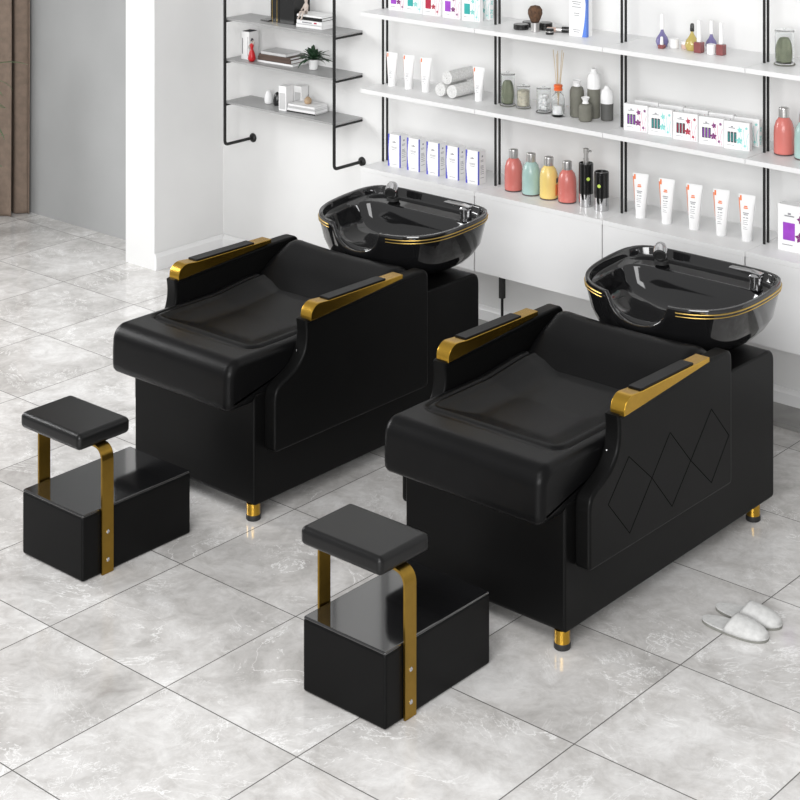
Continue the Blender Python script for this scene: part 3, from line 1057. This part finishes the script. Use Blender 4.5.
# tall white carton with the blue swoosh
t = carton((-0.088, 3.171, 1.605), 0.098, 0.055, 0.24, 'tall white carton with a blue swoosh on the upper shelf', 'tall blue swoosh carton', R(4))
bm = bmesh.new()
for k in range(12):
    z0 = 0.02 * k
    a = 0.020 * (1 - k / 9) ** 2 if k < 9 else 0.003 * (k - 8)
    a2 = 0.020 * (1 - (k + 1) / 9) ** 2 if k + 1 < 9 else 0.003 * (k - 7)
    vs = [(0.098, -0.0006, z0), (0.098 - 0.004 - abs(a), -0.0006, z0), (0.098 - 0.004 - abs(a2), -0.0006, z0 + 0.02), (0.098, -0.0006, z0 + 0.02)]
    bm.faces.new([bm.verts.new(v) for v in vs])
box(bm, 0.098, 0.0986, 0.0, 0.02, 0.0, 0.24)
obj('blue_swoosh', bm, sky_ink, t, smooth=False)
bm = bmesh.new()
ink_rows(bm, 0.015, 0.07, 0, [(0.165, 0.9), (0.155, 0.7), (0.14, 0.9), (0.11, 0.6), (0.10, 0.5), (0.03, 0.7), (0.02, 0.6)], 0.003)
obj('printed_text', bm, ink, t, smooth=False)

# rolled towels
def towel(loc, label):
    bm = bmesh.new()
    rr, L_ = 0.037, 0.185
    # spiral cross-section swept along y
    sp = []
    turns = 3.2
    n = 90
    for k in range(n + 1):
        f = k / n
        a = turns * 2 * PI * f
        sp.append((0.006 + (rr - 0.006) * f, a))
    th = 0.0085
    outer = [(r * math.cos(a), r * math.sin(a)) for r, a in sp]
    inner = [((r - th) * math.cos(a), (r - th) * math.sin(a)) if r > th + 0.001 else (0.001 * math.cos(a), 0.001 * math.sin(a)) for r, a in sp]
    F = [[bm.verts.new((x, y, z)) for x, z in seq] for seq in (outer, inner) for y in (0, L_)]
    o0, o1, i0, i1 = F
    for k in range(n):
        bm.faces.new((o0[k], o0[k + 1], o1[k + 1], o1[k]))
        bm.faces.new((i0[k], i1[k], i1[k + 1], i0[k + 1]))
        bm.faces.new((o0[k], i0[k], i0[k + 1], o0[k + 1]))
        bm.faces.new((o1[k], o1[k + 1], i1[k + 1], i1[k]))
    bm.faces.new((o0[-1], i0[-1], i1[-1], o1[-1]))
    bm.faces.new((o0[0], o1[0], i1[0], i0[0]))
    # core backing so that the roll is filled
    merge_c = tube(bmesh.new(), [(0, 0.008, 0), (0, L_ - 0.008, 0)], rr - th * 0.7, 24)
    merge(bm, merge_c)
    o = obj('rolled_towel', bm, towel_m, None, angle=50)
    tag(o, label, 'towel', 'rolled grey towels', loc)


towel((-0.875, 3.132, 1.242), 'rolled light grey towel, lower left of the stack of three')
towel((-0.798, 3.132, 1.242), 'rolled light grey towel, lower right of the stack of three')
towel((-0.8365, 3.140, 1.306), 'rolled light grey towel lying on top of the two others')


# ---- glass jars
def jar(loc, r, h, label, content):
    t = thing('glass_jar', label, 'jar', loc)
    obj('saucer', lathe([(r * 0.9, 0), (r * 1.12, 0.002), (r * 1.14, 0.005), (r * 0.9, 0.005)], 32), olive if content != 'balls' else stone_g, t)
    obj('glass', lathe([(r * 0.98, 0.0055), (r, 0.01), (r, h * 0.88), (r * 1.04, h * 0.90), (r * 0.97, h * 0.90), (r * 0.95, h * 0.86), (r * 0.95, 0.012), (r * 0.9, 0.010)], 32), glass, t)
    obj('lid', lathe([(r * 1.04, h * 0.905), (r * 1.04, h * 0.93), (r * 0.5, h * 0.95), (0.006, h * 0.955), (0.005, h * 0.965), (0.009, h * 0.98), (0.007, h)], 32), glass, t)
    if content == 'cactus':
        bm = bmesh.new()
        n, m_ = 40, 14
        rows = []
        for j in range(m_ + 1):
            v = j / m_
            z = 0.012 + v * h * 0.66
            pr_ = (math.sin(PI * (0.22 + 0.74 * v))) ** 0.40 * r * 0.98
            rows.append([bm.verts.new(((pr_ * (0.88 + 0.12 * (1 - 2 * abs(math.sin(2.5 * 2 * PI * k / n + 0.4)))) + 0.001) * math.cos(2 * PI * k / n),
                                       (pr_ * (0.88 + 0.12 * (1 - 2 * abs(math.sin(2.5 * 2 * PI * k / n + 0.4)))) + 0.001) * math.sin(2 * PI * k / n), z)) for k in range(n)])
        for a, b in zip(rows, rows[1:]):
            for k in range(n): bm.faces.new((a[k], a[(k + 1) % n], b[(k + 1) % n], b[k]))
        bm.faces.new(list(reversed(rows[0]))); bm.faces.new(rows[-1])
        obj('cactus', bm, cactus_m, t, angle=80)
    elif content == 'cream':
        obj('bath_salt', lathe([(r * 0.9, 0.013), (r * 0.93, 0.02), (r * 0.93, h * 0.72), (r * 0.7, h * 0.76), (0, h * 0.77)], 28), cream, t)['kind'] = 'stuff'
    else:
        rnd = random.Random(4)
        bm = bmesh.new()
        for k in range(30):
            a = rnd.random() * 2 * PI
            q = rnd.random() ** 0.5 * r * 0.60
            lvl = 0.024 + 0.014 * (k // 6)
            tb = bmesh.new()
            bmesh.ops.create_icosphere(tb, subdivisions=2, radius=0.0115)
            tb.transform(Matrix.Translation((q * math.cos(a), q * math.sin(a), lvl)))
            merge(bm, tb)
        o = obj('cotton_balls', bm, cotton, t)
        o['kind'] = 'stuff'
    return t


jar((-0.485, 3.197, 1.205), 0.036, 0.172, 'tall glass jar with a green cactus beside the upright on the lower shelf', 'cactus')
jar((-0.392, 3.205, 1.205), 0.033, 0.118, 'short glass jar filled with cream coloured grains', 'cream')
jar((-0.256, 3.190, 1.205), 0.034, 0.129, 'glass jar holding white cotton balls beside the reed diffuser', 'balls')
jar((1.069, 3.202, 1.605), 0.042, 0.165, 'tall glass jar with a green cactus on the upper shelf at the right', 'cactus')

# reed diffuser
t = thing('reed_diffuser', 'glass reed diffuser bottle with orange cap and thin sticks', 'diffuser', (-0.152, 3.169, 1.205))
obj('glass_bottle', lathe([(0.030, 0), (0.033, 0.004), (0.033, 0.085), (0.027, 0.105), (0.015, 0.115), (0.0145, 0.124), (0.011, 0.124), (0.011, 0.112), (0.024, 0.098), (0.029, 0.08), (0.029, 0.008), (0.02, 0.006)], 32), glass, t)
obj('oil', lathe([(0.022, 0.010), (0.027, 0.012), (0.027, 0.055), (0.0, 0.056)], 24), cotton, t)
obj('cap', lathe([(0.014, 0.124), (0.021, 0.126), (0.0215, 0.134), (0.0165, 0.138), (0.021, 0.142), (0.022, 0.152), (0.013, 0.156)], 28), orange_pl, t)
for k, (dx, dy) in enumerate(((-0.030, 0.0), (-0.020, 0.022), (0.004, -0.02), (0.012, 0.016), (0.030, 0.004), (-0.008, 0.008))):
    obj('reed', tube(bmesh.new(), [(-dx * 0.15, -dy * 0.15, 0.03), (dx, dy, 0.320 - 0.008 * (k % 3))], 0.0017, 6), reed, t)


# ceramic bottles
def vase(loc, prof_body, prof_top, mb, mt, label, name='ceramic_bottle', cat='bottle', top='white_top'):
    t = thing(name, label, cat, loc)
    obj('body', lathe(prof_body, 36), mb, t, angle=60)
    obj(top, lathe(prof_top, 36), mt, t, angle=60)


vase((-0.078, 3.222, 1.205), [(0.030, 0), (0.034, 0.005), (0.035, 0.09), (0.035, 0.125), (0.029, 0.142), (0.018, 0.148)],
     [(0.018, 0.147), (0.016, 0.158), (0.017, 0.165), (0.023, 0.175), (0.021, 0.177), (0.014, 0.165)], olive, white_pl, 'tall olive vase with a white flared neck', 'vase', 'vase', 'neck')
vase((-0.003, 3.258, 1.205), [(0.028, 0), (0.031, 0.004), (0.032, 0.14)],
     [(0.032, 0.141), (0.032, 0.187), (0.028, 0.206), (0.019, 0.218), (0.0145, 0.224), (0.014, 0.236), (0.011, 0.238)], olive, white_pl, 'tallest bottle with olive body and white rounded top')
vase((0.010, 3.170, 1.205), [(0.028, 0), (0.033, 0.006), (0.0335, 0.06), (0.030, 0.077), (0.018, 0.085)],
     [(0.017, 0.084), (0.013, 0.093), (0.014, 0.10), (0.021, 0.113), (0.018, 0.115), (0.012, 0.104)], olive, white_pl, 'small olive vase with white neck in front of the tall bottles', 'vase', 'vase', 'neck')
vase((0.080, 3.250, 1.205), [(0.026, 0), (0.030, 0.004), (0.031, 0.082)],
     [(0.031, 0.083), (0.031, 0.122), (0.026, 0.142), (0.017, 0.152), (0.013, 0.156), (0.012, 0.164), (0.009, 0.166)], stone_g, white_pl, 'short bottle with dark grey body and white rounded top')

# makeup things on the upper shelf
def compact(loc, r, h, label):
    t = thing('powder_compact', label, 'compact', loc)
    obj('case', lathe([(r * 0.95, 0), (r, 0.002), (r, h * 0.55), (r * 0.98, h * 0.56)], 32), gloss_black, t)
    obj('lid', lathe([(r * 0.98, h * 0.58), (r, h * 0.6), (r, h - 0.002), (r * 0.93, h)], 32), gloss_black, t)


compact((-0.372, 3.160, 1.605), 0.038, 0.026, 'round black compact at the front, left of the makeup brush')
compact((-0.385, 3.245, 1.605), 0.036, 0.026, 'round black compact behind the front compact')
compact((-0.270, 3.225, 1.605), 0.034, 0.036, 'round black compact right behind the makeup brush')
t = thing('makeup_brush', 'standing brown makeup brush with silver base on the upper shelf', 'brush', (-0.278, 3.150, 1.605))
obj('ferrule', lathe([(0.021, 0), (0.022, 0.002), (0.022, 0.044), (0.019, 0.046)], 28), silver_pl, t)
obj('bristles', lathe([(0.019, 0.045), (0.027, 0.062), (0.036, 0.088), (0.035, 0.108), (0.024, 0.124), (0.0, 0.130)], 28), bristle, t, angle=80)
t = thing('lipstick', 'black capped lipstick lying beside the makeup brush', 'lipstick', (-0.180, 3.20, 1.605), R(30))
bm = tube(bmesh.new(), [(-0.05, 0, 0.013), (-0.005, 0, 0.013)], 0.012, 16)
obj('bullet', bm, beige_cap, t)
obj('sleeve', tube(bmesh.new(), [(-0.006, 0, 0.014), (0.022, 0, 0.014)], 0.014, 16), silver_pl, t)
obj('cap', tube(bmesh.new(), [(0.022, 0, 0.015), (0.058, 0, 0.015)], 0.015, 16), gloss_black, t)
t = thing('nail_lacquer_pot', 'small black round pot between the brush and the tall carton', 'pot', (-0.178, 3.135, 1.605))
obj('pot', lathe([(0.019, 0), (0.020, 0.002), (0.020, 0.026), (0.017, 0.029)], 24), gloss_black, t)
obj('rim', lathe([(0.0205, 0.012), (0.0207, 0.013), (0.0207, 0.015), (0.0205, 0.016)], 24), silver_pl, t)


# perfume flasks
def flask(loc, r, h, m, label, stop=white_pl):
    t = thing('perfume_flask', label, 'flask', loc)
    obj('body', lathe([(r * 0.5, 0), (r * 0.75, 0.002), (r, r * 0.75), (r * 0.85, r * 1.35), (r * 0.40, r * 2.0), (0.007, r * 2.4), (0.006, r * 2.7)], 28), m, t, angle=80)
    obj('stopper', lathe([(0.0085, r * 2.6), (0.010, r * 2.65), (0.009, h - 0.006), (0.005, h)], 20), stop, t)


def polish(loc, r, h, m, label):
    t = thing('nail_polish_bottle', label, 'bottle', loc)
    obj('bottle', B(-r, r, -r, r, 0, h * 0.33, bev=0.004), m, t)
    obj('cap', lathe([(r * 0.5, h * 0.33), (r * 0.58, h * 0.34), (r * 0.45, h - 0.003), (r * 0.3, h)], 20), white_pl, t)


def pot(loc, r, h, m, label):
    t = thing('cream_pot', label, 'pot', loc)
    obj('pot', lathe([(r * 0.8, 0), (r, 0.005), (r, h * 0.6)], 24), m, t)
    obj('lid', lathe([(r * 1.02, h * 0.6), (r * 1.02, h * 0.96), (r * 0.8, h)], 24), white_pl, t)


flask((0.415, 3.219, 1.605), 0.031, 0.152, violet_g, 'violet perfume flask with long white stopper, leftmost of the flasks')
polish((0.441, 3.175, 1.605), 0.014, 0.055, wine_g, 'tiny wine red bottle in front of the leftmost violet flask')
pot((0.480, 3.220, 1.605), 0.022, 0.045, paper, 'small white cream pot beside the leftmost violet flask')
pot((0.527, 3.240, 1.605), 0.018, 0.036, beige_cap, 'small blush coloured pot left of the amber flask')
flask((0.575, 3.225, 1.605), 0.034, 0.126, amber_g, 'amber yellow perfume flask with dark stopper', gloss_black)
polish((0.628, 3.200, 1.605), 0.019, 0.150, wine_g, 'wine red nail polish bottle with tall white cap beside the amber flask')
flask((0.632, 3.300, 1.605), 0.028, 0.135, violet_g, 'violet perfume flask behind the two red nail polish bottles')
pot((0.690, 3.205, 1.605), 0.021, 0.046, paper, 'small white cream pot between the two red nail polish bottles')
polish((0.736, 3.215, 1.605), 0.018, 0.149, wine_g, 'wine red nail polish bottle with tall white cap, rightmost of the cluster')

# ------------------------------------------------------------------ rack decoration
def book(loc, w_, d_, h_, m, label, rz=0.0, group='stacked books on the pipe rack', standing=False):
    t = thing('book', label, 'book', loc, rz, group)
    c = min(0.003, h_ * 0.15)
    if standing:
        bm = B(0, w_, 0, d_, 0, h_); 
        obj('pages', B(c, w_ - c, 0.002, d_ - 0.003, 0.002, h_ - 0.003), paper, t, smooth=False)
        bm = bmesh.new()
        box(bm, 0, c, 0, d_, 0, h_); box(bm, w_ - c, w_, 0, d_, 0, h_); box(bm, 0, w_, 0, c, 0, h_)
        obj('cover', bm, m, t, smooth=False)
    else:
        obj('pages', B(0.003, w_ - 0.003, 0.003, d_ - 0.001, c, h_ - c), paper, t, smooth=False)
        bm = bmesh.new()
        box(bm, 0, w_, 0, d_, 0, c); box(bm, 0, w_, 0, d_, h_ - c, h_); box(bm, 0, w_, 0, c, 0, h_)
        obj('cover', bm, m, t, smooth=False)
    return t


za, zb, zc = ZR
# top shelf
G1 = 'black binders on the top shelf'
for i, (x, l) in enumerate(((-2.238, 'black binder with thin gold lines, left one on the top rack shelf'), (-2.168, 'black binder, right one on the top rack shelf'))):
    t = thing('binder', l, 'binder', (x, 3.262, zc), 0, G1)
    obj('cover', B(0, 0.066 if i == 0 else 0.115, 0, 0.13, 0, 0.27, bev=0.002), gloss_black, t, smooth=False)
    if i == 0:
        bm = bmesh.new()
        for xx in (0.012, 0.05): box(bm, xx, xx + 0.003, -0.0006, 0, 0.0, 0.27)
        obj('gold_rule', bm, gold_line, t, smooth=False)
t = thing('notepad', 'thin black notepad lying left of the black binders', 'notepad', (-2.303, 3.245, zc), 0)
obj('cover', B(0, 0.062, 0, 0.08, 0, 0.008, bev=0.001), gloss_black, t, smooth=False)
t = thing('glass_ornament', 'clear glass ornament behind the notepad on the top rack shelf', 'ornament', (-2.265, 3.350, zc))
obj('body', lathe([(0.012, 0), (0.018, 0.003), (0.010, 0.02), (0.02, 0.06), (0.024, 0.09), (0.015, 0.13), (0.008, 0.16)], 24), glass, t, angle=80)
G2 = 'white books under the seated figurine'
z = zc
for i, (m, hh, dx, l) in enumerate(((paper, 0.020, 0.0, 'white book at the bottom of the stack under the seated figurine'),
                                    (paper, 0.024, 0.004, 'white book with red print, middle of the stack under the seated figurine'),
                                    (gloss_black, 0.018, 0.002, 'black book near the top of the stack under the seated figurine'),
                                    (paper, 0.012, 0.006, 'thin white book topmost of the stack, the figurine sits on it'))):
    t = book((-2.008 + dx, 3.235, z), 0.185 - dx, 0.115, hh, m, l, R(4), G2)
    if i == 1:
        bm = bmesh.new(); box(bm, 0.125, 0.145, -0.0006, 0, 0.008, 0.016)
        obj('red_print', bm, red_ink, t, smooth=False)
        bm = bmesh.new(); box(bm, 0.04, 0.11, -0.0006, 0, 0.008, 0.014)
        obj('printed_text', bm, ink, t, smooth=False)
    z += hh
figz = z
# middle shelf
t = book((-2.462, 3.245, zb), 0.066, 0.075, 0.158, paper, 'white book standing with black spine print on the middle rack shelf', R(4), 'standing white book', True)
bm = bmesh.new()
box(bm, 0.010, 0.014, -0.001, 0, 0.03, 0.12); box(bm, 0.052, 0.054, -0.001, 0, 0.02, 0.13)
obj('printed_text', bm, darkink, t, smooth=False)
bm = bmesh.new()
for k in range(5): box(bm, 0.006 + 0.011 * k, 0.013 + 0.011 * k, 0.006, 0.070, 0.1555, 0.1595)
obj('black_top_pattern', bm, darkink, t, smooth=False)
z = zb
for i, (m, hh, w_, dx, l) in enumerate(((paper, 0.012, 0.27, 0.0, 'white book at the bottom of the middle shelf stack'), (brown_book, 0.022, 0.25, 0.005, 'dark brown book in the middle shelf stack, above the white one'),
                                        (brown_book, 0.014, 0.24, 0.012, 'thin brown book in the middle shelf stack, under the grey one'), (paper_g, 0.018, 0.19, 0.03, 'light grey book on top of the middle shelf stack'))):
    book((-2.328 + dx, 3.245, z), w_, 0.125, hh, m, l, R(3), 'books on the middle rack shelf')
    z += hh
# bottom shelf
for x, m, l in ((-2.292, paper, 'small white egg shaped ornament'), (-2.222, gloss_black, 'small black egg shaped ornament')):
    t = thing('egg_ornament', l + ' on the lowest rack shelf', 'ornament', (x, 3.300, za), 0, 'egg ornaments')
    obj('body', lathe([(0.018, 0), (0.023, 0.006), (0.025, 0.025), (0.021, 0.052), (0.012, 0.070), (0.0, 0.076)], 28), m, t, angle=80)
for x, y, h_, l in ((-2.126, 3.215, 0.138, 'pale box standing, front one on the lowest rack shelf'), (-2.105, 3.315, 0.125, 'silvery box standing behind the book stack on the lowest rack shelf')):
    t = thing('display_box', l, 'box', (x, y, za), R(5), 'standing boxes on the lowest rack shelf')
    obj('box', B(0, 0.055, 0, 0.06, 0, h_, bev=0.001, seg=1), paper, t, smooth=False)
    bm = bmesh.new()
    box(bm, 0.006, 0.048, -0.0008, 0, 0.01, h_ * 0.72)
    obj('grey_panel', bm, paper_g, t, smooth=False)
z = za
for i, (m, hh, w_, l) in enumerate(((gloss_black, 0.007, 0.205, 'thin black book at the bottom of the lowest shelf stack'), (paper, 0.016, 0.20, 'white book above the black one in the lowest shelf stack'),
                                    (paper_g, 0.010, 0.195, 'grey book in the lowest shelf stack'), (paper, 0.014, 0.19, 'white book on top of the lowest shelf stack'))):
    book((-2.073 + 0.004 * i, 3.225, z), w_, 0.115, hh, m, l, R(5), 'books on the lowest rack shelf')
    z += hh
t = thing('wooden_pear', 'small wooden pear ornament on the lowest book stack', 'ornament', (-1.965, 3.285, z))
obj('fruit', lathe([(0.008, 0), (0.018, 0.003), (0.022, 0.015), (0.019, 0.028), (0.009, 0.038), (0.003, 0.041)], 24), wood, t, angle=80)
obj('stalk', tube(bmesh.new(), [(0, 0, 0.038), (0.001, 0, 0.046), (0.004, 0, 0.052)], 0.0018, 6), base_dark, t)


# figures by skin modifier
def skin_mesh(name, verts, edges, radii, m, parent, sub=2, root=0):
    me = bpy.data.meshes.new(name)
    me.from_pydata(verts, edges, [])
    o = bpy.data.objects.new(name, me)
    C.objects.link(o)
    md = o.modifiers.new('skin', 'SKIN')
    sk = me.skin_vertices[0].data if me.skin_vertices else None
    if sk is None:
        bpy.context.view_layer.objects.active = o
        sk = me.skin_vertices[0].data
    for i, r in enumerate(radii):
        sk[i].radius = (r, r)
    sk[root].use_root = True
    s = o.modifiers.new('sub', 'SUBSURF')
    s.levels = s.render_levels = sub
    md.use_smooth_shade = True
    me.materials.append(m)
    o.parent = parent
    return o


# seated resin doll on the white books (scale: 0.11 m tall)
t = thing('seated_figurine', 'small pale seated figurine on the white book stack', 'figurine', (-1.975, 3.27, figz), R(-15))
V = [(0, 0, 0.010), (0, 0, 0.032), (0, 0, 0.052), (0, 0, 0.062), (0, 0, 0.078), (0, 0, 0.090),
     (0.010, -0.004, 0.009), (0.014, -0.030, 0.012), (0.014, -0.036, -0.018), (0.014, -0.045, -0.030),
     (-0.010, -0.004, 0.009), (-0.014, -0.030, 0.014), (-0.012, -0.040, -0.014), (-0.012, -0.048, -0.026),
     (0.015, 0, 0.050), (0.022, -0.006, 0.032), (0.018, -0.022, 0.020),
     (-0.015, 0, 0.050), (-0.022, -0.006, 0.032), (-0.018, -0.022, 0.020)]
V = [(x, y, z) for x, y, z in V]
Ed = [(0, 1), (1, 2), (2, 3), (3, 4), (4, 5), (0, 6), (6, 7), (7, 8), (8, 9), (0, 10), (10, 11), (11, 12), (12, 13), (2, 14), (14, 15), (15, 16), (2, 17), (17, 18), (18, 19)]
Rr = [0.012, 0.012, 0.011, 0.005, 0.013, 0.010, 0.008, 0.006, 0.005, 0.005, 0.008, 0.006, 0.005, 0.005, 0.006, 0.0045, 0.004, 0.006, 0.0045, 0.004]
try:
    skin_mesh('body', V, Ed, Rr, skin_m, t)
except Exception as ex:
    print('SKIN FAILED', ex)
# shift so that the figure sits at the front edge of the books with its legs over the edge
t.location = (-1.957, 3.262, figz)

# lady in a red dress standing in front of the book stack
t = thing('red_dress_figurine', 'small figurine of a lady in a red dress beside the standing white book', 'figurine', (-2.352, 3.225, zb), R(10))
obj('dress', lathe([(0.012, 0.0), (0.017, 0.006), (0.023, 0.016), (0.020, 0.034), (0.0155, 0.052), (0.009, 0.068), (0.0075, 0.075), (0.011, 0.088), (0.011, 0.096), (0.006, 0.104)], 24), red_resin, t, angle=80)
V = [(0, 0, 0.096), (0, 0, 0.108), (0, 0, 0.118), (0, 0, 0.127),
     (0.010, 0, 0.101), (0.021, -0.006, 0.110), (0.010, -0.008, 0.124),
     (-0.010, 0, 0.101), (-0.019, -0.004, 0.085), (-0.012, -0.012, 0.074)]
try:
    skin_mesh('body', V, [(0, 1), (1, 2), (2, 3), (0, 4), (4, 5), (5, 6), (0, 7), (7, 8), (8, 9)], [0.007, 0.0035, 0.0075, 0.006, 0.0035, 0.003, 0.0025, 0.0035, 0.003, 0.0025], skin_m, t)
except Exception as ex:
    print('SKIN FAILED', ex)
obj('hair', lathe([(0.003, 0.112), (0.0085, 0.116), (0.0085, 0.124), (0.005, 0.131), (0.0, 0.133)], 16, cy=0.002), darkink, t)


# potted plant on the middle shelf
def leaf(bm, base, az, elev, L_, wd, droop, n=7):
    pts = []
    base = Vector(base)
    side = Vector((-math.sin(az), math.cos(az), 0))
    p = base.copy()
    e = elev
    rows = []
    for k in range(n + 1):
        f = k / n
        wv = wd * math.sin(PI * min(1, f * 0.92 + 0.06)) ** 0.8
        rows.append((p - side * wv, p + Vector((0, 0, -wv * 0.25)), p + side * wv))
        d = Vector((math.cos(az) * math.cos(e), math.sin(az) * math.cos(e), math.sin(e)))
        p = p + d * L_ / n
        e -= droop / n
    V_ = [[bm.verts.new(q) for q in r] for r in rows]
    for a, b in zip(V_, V_[1:]):
        for k in range(2): bm.faces.new((a[k], a[k + 1], b[k + 1], b[k]))


t = thing('potted_plant', 'small green leafy plant in a white pot on the middle rack shelf', 'plant', (-1.927, 3.290, zb))
obj('pot', lathe([(0.020, 0), (0.023, 0.002), (0.029, 0.054), (0.028, 0.056), (0.025, 0.050)], 28), white_pl, t)
rnd = random.Random(11)
bm = bmesh.new()
for k in range(44):
    leaf(bm, (rnd.uniform(-.01, .01), rnd.uniform(-.01, .01), 0.050), rnd.random() * 2 * PI, R(rnd.uniform(15, 85)), rnd.uniform(0.075, 0.115), 0.0125, R(rnd.uniform(40, 95)))
o = obj('leaves', bm, leaf_m, t, angle=80)
md = o.modifiers.new('thickness', 'SOLIDIFY'); md.thickness = 0.0008

# ------------------------------------------------------------------ curtain and tall plant at the left edge
def curtain(x0, x1, y0, folds, amp, seed, label):
    rnd = random.Random(seed)
    bm = bmesh.new()
    n = 90
    th = 0.006
    front = []
    for k in range(n + 1):
        f = k / n
        x = x0 + (x1 - x0) * f
        y = y0 - amp * (0.5 + 0.5 * math.cos(2 * PI * f * folds)) + 0.008 * math.sin(23 * f)
        front.append((x, y))
    levels = [0.004, 0.03, 0.4, 1.0, 1.8, 2.6, 3.4]
    rows = []
    for j, z in enumerate(levels):
        sw = 1 + 0.06 * math.exp(-z * 3)
        rows.append([bm.verts.new((x + 0.004 * math.sin(z * 2 + i_ * 0.2), y0 + (y - y0) * sw, z)) for i_, (x, y) in enumerate(front)])
    for a, b in zip(rows, rows[1:]):
        for k in range(n): bm.faces.new((a[k], a[k + 1], b[k + 1], b[k]))
    o = obj('curtain', bm, curtain_m, None, angle=80)
    md = o.modifiers.new('thickness', 'SOLIDIFY'); md.thickness = th
    tag(o, label, 'curtain', 'taupe curtains')
    return o


curtain(-4.78, -4.282, 3.00, 2.5, 0.05, 1, 'brown taupe curtain panel nearer the camera at the left edge')
curtain(-4.56, -4.245, 3.112, 1.5, 0.05, 2, 'brown taupe curtain panel behind, hanging against the grey wall')

t = thing('tall_potted_plant', 'tall plant with thin arching green leaves at the left edge before the curtain', 'plant', (-4.15, 2.60, 0))
obj('pot', lathe([(0.08, 0), (0.09, 0.004), (0.11, 0.28), (0.10, 0.29), (0.095, 0.27)], 36), white_pl, t)
bm = bmesh.new()
for (x, y) in ((0, 0), (0.03, 0.02), (-0.03, 0.02)):
    tube(bm, [(x, y, 0.2), (x * 1.4, y, 0.7), (x * 2, y * 1.5, 1.25)], 0.008, 8)
obj('stem', bm, wood, t)
rnd = random.Random(5)
bm = bmesh.new()
for k in range(60):
    z = rnd.uniform(0.40, 1.30)
    leaf(bm, (rnd.uniform(-.03, .03), rnd.uniform(-.02, .03), z), rnd.random() * 2 * PI, R(rnd.uniform(20, 70)), rnd.uniform(0.20, 0.34), 0.012, R(rnd.uniform(50, 110)), 9)
o = obj('leaves', bm, leaf_l, t, angle=80)
md = o.modifiers.new('thickness', 'SOLIDIFY'); md.thickness = 0.001
